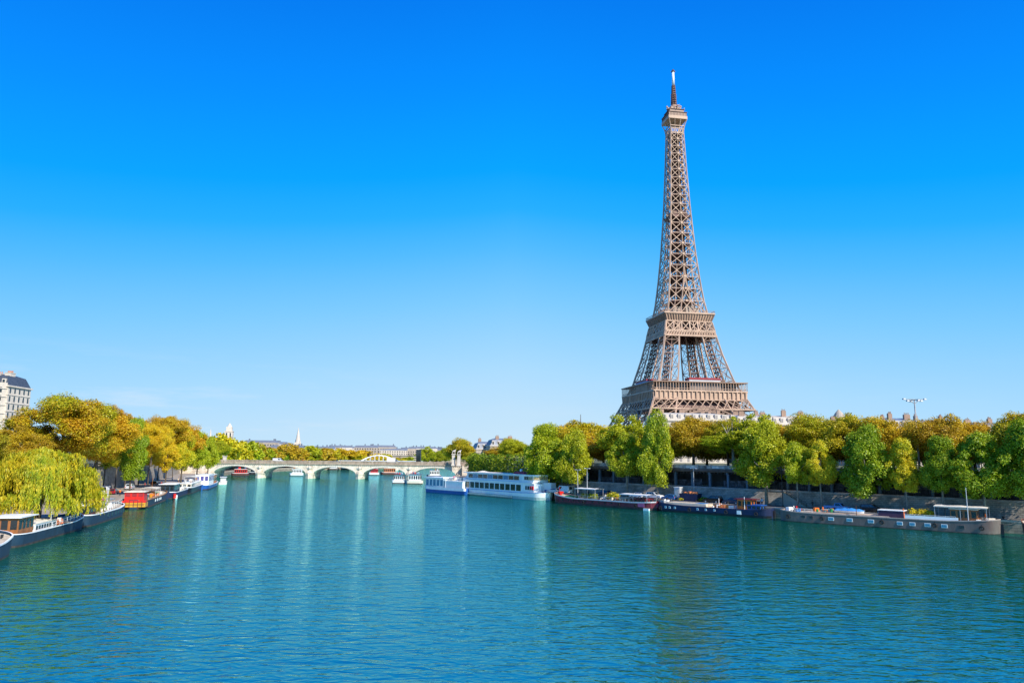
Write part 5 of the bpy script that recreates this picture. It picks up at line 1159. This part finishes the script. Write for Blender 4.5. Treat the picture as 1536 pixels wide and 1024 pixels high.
# --- 5 blue and white tour boat
loc, rz, L_ = boat_axis(632, 737, 697, 742, 6.0, True)
b5 = thing('tour_boat', 'blue hulled white tour boat with glass cabin left of the passenger ship', 'boat', loc, rz)
sa = make_hull(b5, L_, 6.0, 2.0, .3, .1, BLUE, None, GRAYBG, mboot=BLUE, rail=WHITE, rail_h=.9, bowp=.25, sternp=.06, st_end=.8)
cb_ = cabin(b5, 0, L_ * .42, 5.2, 1.8, 5.0, WHITE, WHITE, 5, (.2, .85), .5, GLASSB, 'glass_saloon', True, .35)
cabin(b5, -L_ * .42, -.4, 4.8, 1.8, 4.2, WHITE, WHITE, 4, (.6, .62), .2, WHITE, 'deckhouse')
rail(b5, [(-L_ * .44, 2.4, 4.4), (-.6, 2.4, 4.4)], 1.0); mb = MB(); mb.box((-3, 1, 4.9), (2.4, 1.8, .8), 0, .85); mb.box((-6.5, 0, 4.9), (2, 1.6, .9), 0, .85); part('locker', mb, CREAM, b5); clutter(b5, L_, 5, 4.35, -8, -1, 8, 44, (PINK, WHITE, WHITE, GREY)); mast(b5, -1.2, 2.6, 1.5, 5.8)
# --- 6,7 small tour boats before the bridge
for (uL, uR, v, m1, m2, lab, B, hh) in ((586, 607, 724.5, WHITE, DARK, 'small white cruise boat with dark roof before the bridge, left one of two', 4.4, 2.6), (607.5, 633, 725.2, CREAM, BLUEG, 'small cream cruise boat with grey blue roof before the bridge, right one of two', 4.8, 3.0)):
    loc, rz, L_ = boat_axis(uL, v, uR, v + .3, B, True); b = thing('cruise_boat', lab, 'boat', loc, rz, 'small cruise boats before the bridge')
    make_hull(b, L_, B, 1.3, .4, .1, m1, None, DECKW, mboot=BROWNR, bowp=.3, rail=m1); cabin(b, -L_ * .36, L_ * .30, B - 1, 1.1, 1.1 + hh, WHITE, m2, 5, (.3, .8), .5); rail(b, [(-L_ * .3, B * .3, 1.4 + hh), (L_ * .25, B * .3, 1.4 + hh)], .9)
    clutter(b, L_, B, 1.2 + hh, -L_ * .3, L_ * .2, 7, 51, (RED, WHITE, SKYB, DARK)); mast(b, L_ * .2, 0, 1.2 + hh, 3.4 + hh)
# --- 8 dark bow at right edge
loc, rz, L_ = boat_axis(1519, 806, 1760, 838, 5.0, True); b8 = thing('barge', 'dark red brown barge bow with clutter cut by the right edge', 'boat', loc, rz)
make_hull(b8, L_, 5, 2.0, 1.3, .2, BROWNR, None, DECKW, rail=mat('brown_rail', (.2, .09, .06), .6), bowp=.3, mboot=BLACK); clutter(b8, L_, 4, 2.2, L_ * .3, L_ * .46, 14, 61, (WHITE, TERRA, WOOD, GREY)); cabin(b8, -8, 4, 3.8, 1.7, 2.8, BROWNR, CREAM, 6)
# --- left bank boats
def lboat(name, uN, vN, uF, vF, B, lab, fb, hull, railm, deck=DECKW, boot=RUST, rb_=.5, rs_=.2, bowfar=True, **k):
    a, b = gd(uN, vN), gd(uF, vF); d = b - a; L_ = d.length; d.normalize(); n = Vector((-d.y, d.x, 0)); c = (a + b) / 2 + n * (B / 2); f = d if bowfar else -d
    t = thing(name, lab, 'boat', (c.x, c.y, 0), math.atan2(f.y, f.x), 'boats moored along the left bank'); s = make_hull(t, L_, B, fb, rb_, rs_, hull, None, deck, rail=railm, mboot=boot, **k); return t, L_, s, (-1 if bowfar else 1)
LB, L_, sa, rv = lboat('houseboat', -75, 880, 24, 829, 5.0, 'grey blue barge bow with anchor cut by the left edge', 2.1, TEALB, WHITE, rb_=1.0)
clutter(LB, L_, 5, 1.9, L_ * .05, L_ * .42, 14, 71, (WHITE, CREAM, RED, GREY)); mb = MB(); mb.box((L_ * .42, -1.9, 1.4), (.25, .3, 1.0)); mb.bar((L_ * .42 - .6, -2.1, .9), (L_ * .42 + .6, -2.1, .9), .25); part('anchor', mb, DARK, LB)
mb = MB(); mb.box((L_ * .22, 0, 2.5), (4.5, 3.0, 1.3), 0, .8); part('dark_canopy', mb, DARK, LB); bollards(LB, (L_ * .40,), 1.2, 2.3); mast(LB, L_ * .36, 0, 2, 4.4, RED)
LB2, L_, sa, rv = lboat('houseboat', 27, 822, 132, 791, 5.0, 'navy barge with wooden wheelhouse and white roof below the willow', 1.75, TEALB, WHITE, bowfar=True, rb_=.9, rail_h=.1, st_end=.6)
cabin(LB2, -L_ * .46, -L_ * .46 + 5.2, 3.6, 1.4, 4.1, WOOD, WHITE, 4, (.4, .88), .45); cabin(LB2, -L_ * .46 + 6.4, -L_ * .46 + 14.5, 3.4, 1.4, 2.6, WHITE, CREAM, 8, (.35, .8), .1, GLASS, 'deckhouse')
clutter(LB2, L_, 5, 1.5, 0, L_ * .3, 12, 72, (WHITE, CREAM, WHITE, SKYB)); rail(LB2, [(-2, -2.3, 1.7), (L_ * .4, -2.0, 2.0)], .8); mast(LB2, -.5, -1.5, 1.4, 5.0, GRAYBG, .07)
sk = thing('covered_dinghy', 'overturned dinghy painted orange and teal on the navy barge foredeck', 'boat', bl(LB2, L_ * .22, 0, 1.5), LB2.rotation_euler.z); mb = MB(); vs = []
for i in range(n + 1):
    t = -1 + 2 * i / n; w = 1.0 * (1 - abs(t) ** 2.5) + .03; vs += [(t * 2.4, -w, 0), (t * 2.4, -w * .6, .75), (t * 2.4, w * .6, .75), (t * 2.4, w, 0)]
mb.add(vs, [(i * 4 + j, i * 4 + 4 + j, i * 4 + 5 + j, i * 4 + 1 + j) for i in range(n) for j in range(3)]); part('hull', mb, ORANGE, sk); mb = MB(); mb.bar((-2.3, 0, .78), (2.3, 0, .78), .1); part('keel', mb, SKYB, sk)
LB3, L_, sa, rv = lboat('houseboat', 134, 790.5, 190, 772, 5.0, 'steel blue barge with black hull windows and white deck rails', 2.0, TEALB, WHITE, rb_=.8)
hull_windows(LB3, sa, rv, (-.1, .12, .3, .45, .62, .8), 1.25, .8, .7, GLASS, TEALB)
cabin(LB3, -L_ * .46, -L_ * .46 + 5, 3.4, 1.7, 3.7, BROWNR, WHITE, 3); clutter(LB3, L_, 5, 1.9, -3, L_ * .44, 22, 73, (WHITE, WHITE, WOOD, GREY, CREAM)); rail(LB3, [(-2, -2.3, 1.9), (L_ * .42, -1.8, 2.5)], 1.0); awning(LB3, 1, 6, 3.4, 1.8, 4.0, GREY)
um = thing('parasol', 'pink red parasol open on the steel blue barge', 'parasol', bl(LB3, -1.2, .4, 1.8)); mb = MB(); mb.tube([(0, 0, 2.2), (0, 0, 2.9), (0, 0, 3.4)], [2.1, 1.3, .05], 10); part('canopy', mb, PINK, um); mb = MB(); mb.tube([(0, 0, 0), (0, 0, 3.2)], .04, 6); part('pole', mb, WOOD, um)
LB4, L_, sa, rv = lboat('houseboat', 217, 763, 253, 748.5, 5.0, 'barge with bright red wheelhouse and yellow stern on the left bank', 1.9, TEALB, WOOD, rb_=.9, boot=BROWNR)
mb = MB(); mb.bx(-L_ / 2 - .05, -L_ / 2 + 3.5, -2.54, 2.54, .45, 1.5); part('stern_panel', mb, YELLOW, LB4); cabin(LB4, -L_ / 2 + .2, -L_ / 2 + 4.4, 4.2, 1.95, 3.9, RED, CREAM, 3, (.5, .88), .25, mat('dark_red_blind', (.30, .015, .02), .5)); cabin(LB4, -L_ / 2 + 5.2, -L_ / 2 + 8.0, 3.4, 1.7, 3.0, GREEN, CREAM, 2)
mb = MB(); [mb.bx(-L_ / 2 - .12, -L_ / 2 - .03, y - .06, y + .06, .5, 1.9) for y in (-1.8, -.9, 0, .9, 1.8)]; mb.bx(-L_ / 2 - .14, -L_ / 2 - .04, -2.3, 2.3, 1.0, 1.1); part('stern_trim', mb, BROWNR, LB4)
mb = MB(); mb.bx(-L_ / 2 - .1, -L_ / 2 + 2.0, -2.6, 2.6, 1.5, 1.95); part('stern_rail', mb, RED, LB4)
clutter(LB4, L_, 5, 1.7, -4, L_ * .45, 26, 74, (ORANGE, WOOD, GREEN, YELLOW, WHITE, TERRA)); awning(LB4, 0, 7, 3.8, 1.7, 3.9, CREAM); hull_windows(LB4, sa, rv, (-.2, -.05, .1, .25), 1.15, .6, .5, WHITE, WHITE)
LB5, L_, sa, rv = lboat('houseboat', 262, 748, 285, 739.6, 4.8, 'dark blue houseboat with flat white roof and red white fenders', 1.8, NAVY, WHITE, rb_=.6)
cabin(LB5, -L_ * .44, -L_ * .1, 3.6, 1.5, 4.0, TEALB, WHITE, 4, over=.6); clutter(LB5, L_, 5, 1.6, 0, L_ * .4, 14, 75, (WOOD, CREAM, WHITE)); mb = MB(); mb.tube([(-L_ / 2 + .3, -2.3, .2), (-L_ / 2 + .3, -2.3, 1.5)], .4, 8); part('fender', mb, RED, LB5); mb = MB(); mb.tube([(-L_ / 2 + 1.6, -2.5, 0), (-L_ / 2 + 1.6, -2.5, 1.0)], .35, 8); part('fender', mb, WHITE, LB5)
LB6, L_, sa, rv = lboat('houseboat', 286, 741, 309, 731.8, 5.0, 'black hulled barge with long cream cabin roof on the left bank', 2.0, BLACK, WHITE, rb_=.5)
cabin(LB6, -L_ * .4, L_ * .34, 4.0, 1.7, 3.1, CREAM, WHITE, 9, over=.1, name='deckhouse'); clutter(LB6, L_, 5, 3.3, -L_ * .3, L_ * .3, 8, 76)
LB7, L_, sa, rv = lboat('tour_boat', 312, 734.5, 328, 728, 5.2, 'bright blue and white boat with tall cabin nearest the bridge on the left', 1.6, BLUE, WHITE, rb_=.5)
cabin(LB7, -L_ * .40, L_ * .05, 4.4, 1.4, 5.0, WHITE, WHITE, 4, (.45, .9), .1, glass_mat('violet_glass', (.08, .07, .25), .2)); cabin(LB7, L_ * .07, L_ * .36, 4.2, 1.4, 4.6, TERRA, WHITE, 4, (.3, .8), .2)
p = gd(334, 726); t = thing('pontoon', 'low pale landing pontoon between the blue boat and the bridge', 'pontoon', (p.x - 3, p.y + 8, 0), math.atan2(.93, -.35)); mb = MB(); mb.box((0, 0, .3), (22, 3, .8)); part('float', mb, CREAM, t); mb = MB(); mb.box((2, 0, 1.6), (8, 2.2, 1.8)); mb.box((2, 0, 2.6), (9, 2.8, .2)); part('shelter', mb, GRAYBG, t)
awning(LB5, 1, 7, 3.6, 1.6, 3.6, CREAM); rail(LB5, [(-5, -2.2, 1.9), (8, -2.0, 2.0)], .9); awning(LB6, -5, 3, 3.8, 3.2, 4.9, WHITE); mast(LB5, 6, 0, 1.6, 6, WOOD); mast(LB4, 5, 0, 1.7, 6.4, WOOD); mast(LB3, 7, 0, 1.7, 6.0, WHITE); mast(LB6, 8, 0, 2, 6.5, WHITE)
# boats beyond the bridge
for (uL, uR, v, B, m1, mc, mr, lab, hh) in [(345, 372, 713, 5, BROWNR, RED, CREAM, 'dark red boat with white awning seen under the first arch, left one', 3), (371, 392, 711.5, 5, BLACK, TEALB, WHITE, 'dark boat with low cabin seen under the first arch, right one', 3),
    (433, 454, 713.2, 5, WHITE, WHITE, CREAM, 'white tour boat passing under the second arch', 3.4), (492, 506, 704.5, 5, TAUPE, WHITE, WHITE, 'small pale boat on the far water under the third arch', 2.5), (510, 523, 704.3, 5, BLACK, GREY, GREY, 'small dark boat on the far water under the third arch', 2.0),
    (552, 568, 712, 5, WHITE, RED, WHITE, 'red and white boat seen under the fourth arch', 3.4), (570, 596, 711.5, 6, BROWNR, TERRA, CREAM, 'long brown boat with terrace seen under the fourth arch', 3.6), (640, 662, 716, 5, TEALB, WHITE, GREY, 'grey roofed boat seen under the last arch', 3.5)]:
    loc, rz, L_ = boat_axis(uL, v, uR, v + .1, B, True); b = thing('tour_boat', lab, 'boat', loc, rz, 'boats beyond the bridge'); make_hull(b, L_, B, 1.4, .4, .1, m1, None, DECKW, rail=WHITE, bowp=.3)
    cabin(b, -L_ * .38, L_ * .28, B - 1, 1.2, 1.2 + hh * .75, mc, mr, 6, (.3, .8), .3, ends=False); clutter(b, L_, B, 1.4 + hh * .75, -L_ * .3, L_ * .2, 5, int(uL))

# ================================================================= VEHICLES
WIN = GLASS
def vehicle(kind, label, u, off, col, rzo=0, flip=False, dx=0, Y=None, z=QZ, group='vehicles parked on the right quay', p=None, rz=None):
    if p is None:
        Yd = st(u, off); p = (kx(u) * Yd, Yd)
    d = math.atan2(.7115, -.7026) + rzo + (math.pi if flip else 0)
    if rz is not None: d = rz
    nm = {'suv': 'parked_suv', 'hatch': 'parked_car', 'sedan': 'parked_car', 'van': 'parked_van', 'truck': 'box_truck', 'pickup': 'pickup_truck'}[kind]
    t = thing(nm, label, {'suv': 'car', 'hatch': 'car', 'sedan': 'car', 'van': 'van', 'truck': 'truck', 'pickup': 'truck'}[kind], (p[0], p[1], z + .01), d, group)
    L_, W = {'suv': (4.7, 1.9), 'hatch': (4.0, 1.75), 'sedan': (4.5, 1.8), 'van': (5.2, 2.0), 'truck': (6.2, 2.2), 'pickup': (5.2, 1.9)}[kind]
    prof = {'suv': [(-.5, .35), (-.5, .95), (-.47, 1.1), (.18, 1.12), (.40, 1.02), (.49, .85), (.5, .35)], 'hatch': [(-.5, .3), (-.5, .85), (-.47, .95), (.2, .97), (.42, .82), (.49, .65), (.5, .3)], 'sedan': [(-.5, .3), (-.5, .8), (-.45, .93), (.2, .95), (.42, .82), (.49, .65), (.5, .3)],
            'van': [(-.5, .35), (-.5, 1.1), (.3, 1.15), (.46, 1.0), (.5, .8), (.5, .35)], 'truck': [(-.5, .5), (-.5, .8), (.2, .8), (.22, 1.2), (.46, 1.15), (.5, .9), (.5, .4)], 'pickup': [(-.5, .45), (-.5, 1.0), (.2, 1.0), (.43, .95), (.5, .8), (.5, .4)]}[kind]
    cab = {'suv': [(-.49, 1.1), (-.44, 1.72), (.02, 1.78), (.22, 1.12)], 'hatch': [(-.49, .94), (-.42, 1.42), (.05, 1.47), (.26, .96)], 'sedan': [(-.36, .92), (-.24, 1.38), (.06, 1.42), (.25, .94)],
           'van': [(-.5, 1.09), (-.49, 2.2), (.22, 2.25), (.36, 1.12)], 'truck': [(.2, 1.18), (.21, 2.0), (.34, 2.05), (.46, 1.14)], 'pickup': [(-.1, .99), (-.06, 1.6), (.14, 1.62), (.27, .98)]}[kind]
    mb = MB(); mb.extr([(x * L_, z_) for x, z_ in prof], -W / 2, W / 2)
    a = [(x * L_, z_) for x, z_ in cab]; ty = W / 2 - .2 if kind not in ('van',) else W / 2 - .08
    vs = [(a[0][0], -W / 2 + .03, a[0][1] - .02), (a[1][0], -ty, a[1][1]), (a[2][0], -ty, a[2][1]), (a[3][0], -W / 2 + .03, a[3][1] - .02)]; vs += [(x, -y, z_) for x, y, z_ in vs]
    mb.add(vs, [(0, 1, 2, 3), (7, 6, 5, 4), (1, 5, 6, 2), (0, 4, 5, 1), (3, 2, 6, 7)]); body = part('body', mb, col, t)
    if kind == 'truck': mb = MB(); mb.bx(-.5 * L_, .18 * L_, -W / 2, W / 2, .85, 2.9); part('cargo_box', mb, WHITE, t)
    A = [Vector(v) for v in vs]
    def pane(q, f0=.12, f1=.88, g0=.12, g1=.9):
        p0, p1, p2, p3 = q; nrm = (p1 - p0).cross(p3 - p0).normalized(); c = (p0 + p1 + p2 + p3) / 4
        if nrm.dot(c - Vector((0, 0, .8))) < 0: nrm = -nrm
        B_ = lambda f, g: (p0.lerp(p3, f)).lerp(p1.lerp(p2, f), g) + nrm * .015
        mb = MB(); mb.quad(B_(f0, g0), B_(f1, g0), B_(f1, g1), B_(f0, g1)); part('window', mb, WIN, body)
    lo_ = .12 if kind != 'van' else .66
    for s in (0, 4):
        q = [A[s], A[s + 1], A[s + 2], A[s + 3]]
        if kind in ('van',): pane(q, .68, .93, .2, .8)
        elif kind in ('truck', 'pickup'): pane(q)
        else: pane(q, .08, .33); pane(q, .36, .62); pane(q, .65, .9)
    pane([A[3], A[2], A[6], A[7]]); 
    if kind != 'truck': pane([A[0], A[1], A[5], A[4]])
    for x in (-.31, .31):
        for s in (-1, 1):
            r_ = .34 if kind in ('suv', 'van', 'truck', 'pickup') else .3; mb = MB(); mb.tube([(x * L_, s * (W / 2 - .2), r_), (x * L_, s * (W / 2 + .02), r_)], r_, 14); w = part('wheel', mb, RUBBER, t); mb = MB(); mb.tube([(x * L_, s * (W / 2 + .0), r_), (x * L_, s * (W / 2 + .035), r_)], r_ * .6, 10); part('rim', mb, GRAYBG, w)
    for s in (-1, 1):
        mb = MB(); mb.box((L_ * .492, s * W * .36, prof[-2][1] - .08), (.12, .36, .16)); part('headlight', mb, WHITE, t); mb = MB(); mb.box((-L_ * .498, s * W * .42, .8), (.06, .18, .28)); part('taillight', mb, RED, t)
    return t
SILV = mat('silver_car', (.50, .52, .54), .3, .05); DKB = mat('dark_blue_car', (.02, .05, .10), .3, .05); BLKC = mat('black_car', (.008, .009, .011), .2, .05); BLC = mat('blue_car', (.04, .16, .36), .3, .05); REDC = mat('dark_red_car', (.22, .01, .02), .3, .05); WHC = mat('white_car', (.75, .75, .75), .3, .04); LBC = mat('light_blue_car', (.08, .30, .60), .3, .05)
vehicle('truck', 'white box truck facing the ship, leftmost of the parked vehicles', 819, 8, SKYB, 0, False)
vehicle('hatch', 'silver car between the box truck and the white van', 830, 6.5, SILV)
vehicle('van', 'white delivery van parked behind the maroon barge bow', 846, 8, WHC, 0, False)
vehicle('hatch', 'white small car partly hidden behind the maroon barge awning', 955, 8, WHC)
vehicle('suv', 'white off road car parked beside the pale kiosk', 981, 8.5, WHC, 0, True)
vehicle('hatch', 'small blue hatchback right of the white off road car', 1002.5, 7.5, BLC, 0, False)
vehicle('suv', 'black off road car right of the blue skip', 1067, 7, BLKC, 0, False)
vehicle('sedan', 'dark blue car behind the orange wheelhouse barge', 1096, 7.5, DKB)
vehicle('sedan', 'dark red car just behind the maroon wheelhouse roof', 1121, 7, REDC)
vehicle('pickup', 'light blue pickup with pale bonnet behind the covered dinghy', 1252, 7, LBC, 0, True)
vehicle('suv', 'black car with red side parked beneath the dark maple', 1304, 7, BLKC, 0, True)
vehicle('sedan', 'white car half hidden at the foot of the pale green tree', 838, 10.5, WHC)
vehicle('hatch', 'dark car behind the maroon barge garden', 905, 9, DKB)
vehicle('sedan', 'dark blue car parked on the street at the far left edge', 6, 0, DKB, group=None, p=(kx(6) * 150, 150), z=LZ, rz=1.8)
for (k_, u, o_, c_, l_) in [('sedan', 150, -8, WHC, 'white car parked on the left quay just right of the willow'), ('van', 164, -9, WHC, 'white van parked on the left quay under the golden trees'), ('hatch', 176, -7.5, REDC, 'dark red car on the left quay between white vehicles'), ('suv', 200, -9, SILV, 'silver car parked on the left quay behind the red wheelhouse'), ('sedan', 236, -8, BLKC, 'black car parked on the left quay behind the white roofed boat')]:
    q = meet(offs(LE, o_), u); vehicle(k_, l_, u, 0, c_, group='vehicles parked on the left quay', p=(q.x, q.y), z=QZ - .3, rz=1.86)
# skip, kiosk, lamps
def quaypt(u, off): Yd = st(u, off); return (kx(u) * Yd, Yd)
x, y = quaypt(1034, 8); t = thing('skip', 'blue open waste skip full of reddish rubble on the quay', 'skip', (x, y, QZ), math.atan2(.7115, -.7026)); mb = MB(); mb.add([(-2, -1, 0), (2, -1, 0), (2, 1, 0), (-2, 1, 0), (-2.7, -1.1, 1.9), (2.7, -1.1, 1.9), (2.7, 1.1, 1.9), (-2.7, 1.1, 1.9)], [(3, 2, 1, 0), (0, 1, 5, 4), (1, 2, 6, 5), (2, 3, 7, 6), (3, 0, 4, 7)]); part('container', mb, NAVY, t)
mb = MB(); [mb.bar((a, -1.12, 0.1), (a * 1.3, -1.18, 1.9), .12) for a in (-1.6, -.6, .6, 1.6)]; mb.bar((-2.7, -1.14, 1.9), (2.7, -1.14, 1.9), .14); part('ribs', mb, NAVY, t); mb = MB(); [mb.box((rnd.uniform(-2, 2), rnd.uniform(-.7, .7), 1.8 + rnd.uniform(0, .5)), (rnd.uniform(.5, 1.1), .7, .4), rnd.uniform(0, 3)) for _ in range(16)]; part('rubble', mb, TERRA, t)
x, y = quaypt(1016, 9); t = thing('kiosk', 'tall pale grey utility cabinet between the blue car and the skip', 'kiosk', (x, y, QZ), math.atan2(.7115, -.7026)); mb = MB(); mb.box((0, 0, 1.6), (1.6, 1.3, 3.2)); part('casing', mb, GRAYBG, t); mb = MB(); mb.box((0, 0, 3.28), (1.8, 1.5, .16)); part('roof', mb, WHITE, t); mb = MB(); mb.box((0, .66, 1.5), (1.2, .05, 2.6)); part('door', mb, LIMEW, t)
x, y = quaypt(1052, 9.5); shrub('bush', 'low bright green bush between the skip and the black car', (x, y, QZ), 3.4, 1.1, (.14, .28, .01), G_Y, 600, .2)
x, y = quaypt(1020, 7.2); shrub('bush', 'small yellow weed tuft at the foot of the pale cabinet', (x, y, QZ), 1.8, .8, OLV, YEL, 250, .18)
for (u, off, vt, m, lab) in [(866.5, 3.5, 704, GRAYBG, 'slim white lamp post, left one of the pair behind the maroon barge'), (880.5, 3.5, 702, GRAYBG, 'slim white lamp post, right one of the pair behind the maroon barge'), (843, 11, 700, GREY, 'grey lamp post beside the yellowish quay tree'), (1039.5, 11, 702, GRAYBG, 'pale lamp post with twin heads before the gallery'), (1171, 9, 686, DARK, 'dark lamp post left of the pair of young trees'), (1180, 13.9, 676, GREY, 'short grey lamp post on the street parapet')]:
    x, y = quaypt(u, off); zb = QZ if off < 13 else SZ; H = ztop(u, vt, y) - zb
    t = thing('lamp_post', lab, 'lamp', (x, y, zb), math.atan2(.7115, -.7026), 'lamp posts on the right bank'); mb = MB(); mb.tube([(0, 0, 0), (0, 0, .5), (0, 0, H)], [.16, .1, .06], 8); part('pole', mb, m, t); mb = MB(); mb.bar((-.6, 0, H), (.6, 0, H), .06); part('arm', mb, m, t)
    for s in (-1, 1): mb = MB(); mb.box((s * .75, 0, H - .02), (.5, .25, .14), 0, .8); part('lamp_head', mb, WHITE, t)

# ================================================================= PEOPLE
def person(label, loc, rz, shirt, trousers, hair=DARK, sit=False):
    P = [(0, 0, .95), (0, 0, 1.2), (0, 0, 1.42), (0, 0, 1.54), (0, .02, 1.66), (.2, 0, 1.4), (.27, .03, 1.12), (.26, .14, .9), (-.2, 0, 1.4), (-.28, -.02, 1.12), (-.27, .06, .86), (.1, 0, .88), (.12, .03, .5), (.12, -.02, .07), (.12, .14, .04), (-.1, 0, .88), (-.12, -.03, .5), (-.13, -.1, .07), (-.13, .06, .04)]
    E_ = [(0, 1), (1, 2), (2, 3), (3, 4), (2, 5), (5, 6), (6, 7), (2, 8), (8, 9), (9, 10), (0, 11), (11, 12), (12, 13), (13, 14), (0, 15), (15, 16), (16, 17), (17, 18)]
    Rd = [.15, .13, .15, .06, .115, .07, .045, .035, .07, .045, .035, .1, .065, .04, .035, .1, .065, .04, .035]
    me = skin_mesh('person_body', P, E_, Rd, [SKIN, shirt, trousers])
    idx = []
    for pl_ in me.polygons: z = pl_.center.z; idx.append(0 if z > 1.5 or z < .06 else (1 if z > .93 else 2))
    me.polygons.foreach_set('material_index', idx)
    o = thing('person', label, 'person', loc, rz); link('body', me, o); mb = MB(); mb.ball((0, -.01, 1.71), .125, 8); part('hair', mb, hair, o); return o
person('person in white shirt standing on the maroon barge beside the yellow bush', bl(b3, -1.2, .6, 1.6), 1, WHITE, DARK)
person('person in cream clothes on the maroon barge, left of the one in white', bl(b3, -.2, -.4, 1.6), 2.5, CREAM, BLUEG)
person('person in pink top on the upper deck of the blue tour boat', bl(b5, -4.6, 1.6, 4.4), 0, PINK, DARK)
person('person in red jacket walking on the left quay near the red wheelhouse', (*meet(offs(LE, -7), 222), QZ - .3), 2, RED, DARK)
person('person in white shirt walking on the left quay behind the white roofed boat', (*meet(offs(LE, -8), 262), QZ - .3), 1, WHITE, BLUEG)
person('person in orange shirt on the stern of the taupe barge', bl(b1, 17.6, .9, 2.0), -2, ORANGE, BLUEG)
for (u, o_, sh, l_) in [(186, -4, ORANGE, 'person in orange top beside the quay edge left of the red wheelhouse'), (247, -3.5, RED, 'person in red top near the quay edge behind the white awning boat'), (271, -4, CREAM, 'person in cream top on the left quay under the light green tree')]:
    person(l_, (*meet(offs(LE, o_), u), QZ - .3), 1, sh, DARK)
for (u, o_, l_) in [(1140, 9, 'person in white shirt standing on the right quay below the large light tree'), (1215, 9.5, 'person in dark clothes walking along the right quay between the two young trees')]:
    q = quaypt(u, o_); person(l_, (*q, QZ), 2, WHITE if u < 1200 else DARK, DARK)
# mooring bollards along the right quay, and the stair up the sloping wall
for k in range(14):
    i_ = k / 13; a = Vector(RE[1]).lerp(Vector(RE[4]), i_); q = a
    for (p0, p1) in zip(RE[1:4], RE[2:5]):
        if p1[0] <= a.x <= p0[0]: q = Vector(p0).lerp(Vector(p1), (a.x - p0[0]) / (p1[0] - p0[0]))
    t = thing('mooring_bollard', 'dark iron mooring bollard on the edge of the right quay', 'bollard', (q.x + .9, q.y + .7, QZ), 0, 'mooring bollards on the right quay')
    mb = MB(); mb.tube([(0, 0, 0), (0, 0, .1), (0, 0, .5)], [.3, .2, .18], 10); part('post', mb, DARK, t); mb = MB(); mb.tube([(0, 0, .5), (0, 0, .62), (0, 0, .7)], [.3, .32, .1], 10); part('cap', mb, DARK, t)
def wall_u(u):
    k = kx(u); P = [rb(-120, 12), rb(400, 12)]; (x0, y0), (x1, y1) = P; t = (k * y0 - x0) / ((x1 - x0) - k * (y1 - y0)); return -120 + t * 520
s0 = wall_u(1208); t = thing('stair', 'narrow stone stair climbing the sloping wall between the two young trees', 'stair', (0, 0, 0)); mb = MB()
for k in range(16): rbox(mb, s0 + k * .36, s0 + k * .36 + .36, 11.2, 12.6 + .05, QZ - .1, QZ + .2 * (k + 1))
part('steps', mb, LIME, t); mb = MB(); mb.bar((*rb(s0, 11.2), QZ + 1), (*rb(s0 + 5.8, 11.2), QZ + 4.3), .06)
for k in range(6): mb.bar((*rb(s0 + k * 1.15, 11.2), QZ + k * .64), (*rb(s0 + k * 1.15, 11.2), QZ + 1 + k * .66), .05)
part('handrail', mb, DARK, t)
for (k_, u, c_, l_) in [('van', 418, WHC, 'white van driving across the bridge above the second arch'), ('truck', 590, SILV, 'white box truck crossing the bridge above the fourth arch'), ('sedan', 505, DKB, 'dark car crossing the bridge above the third arch')]:
    vehicle(k_, l_, u, 0, c_, group='vehicles on the bridge', p=(kx(u) * 384, 384), z=7.9, rz=0)
for (u, c_, l_) in [(372, DARK, 'person in dark clothes on the bridge above the first arch'), (455, RED, 'person in red on the bridge between the second and third arch'), (560, WHITE, 'person in white on the bridge above the fourth arch'), (650, DARK, 'person in dark clothes on the bridge above the last arch')]:
    person(l_, (kx(u) * 379.3, 379.3, 8.05), 1.5, c_, DARK)
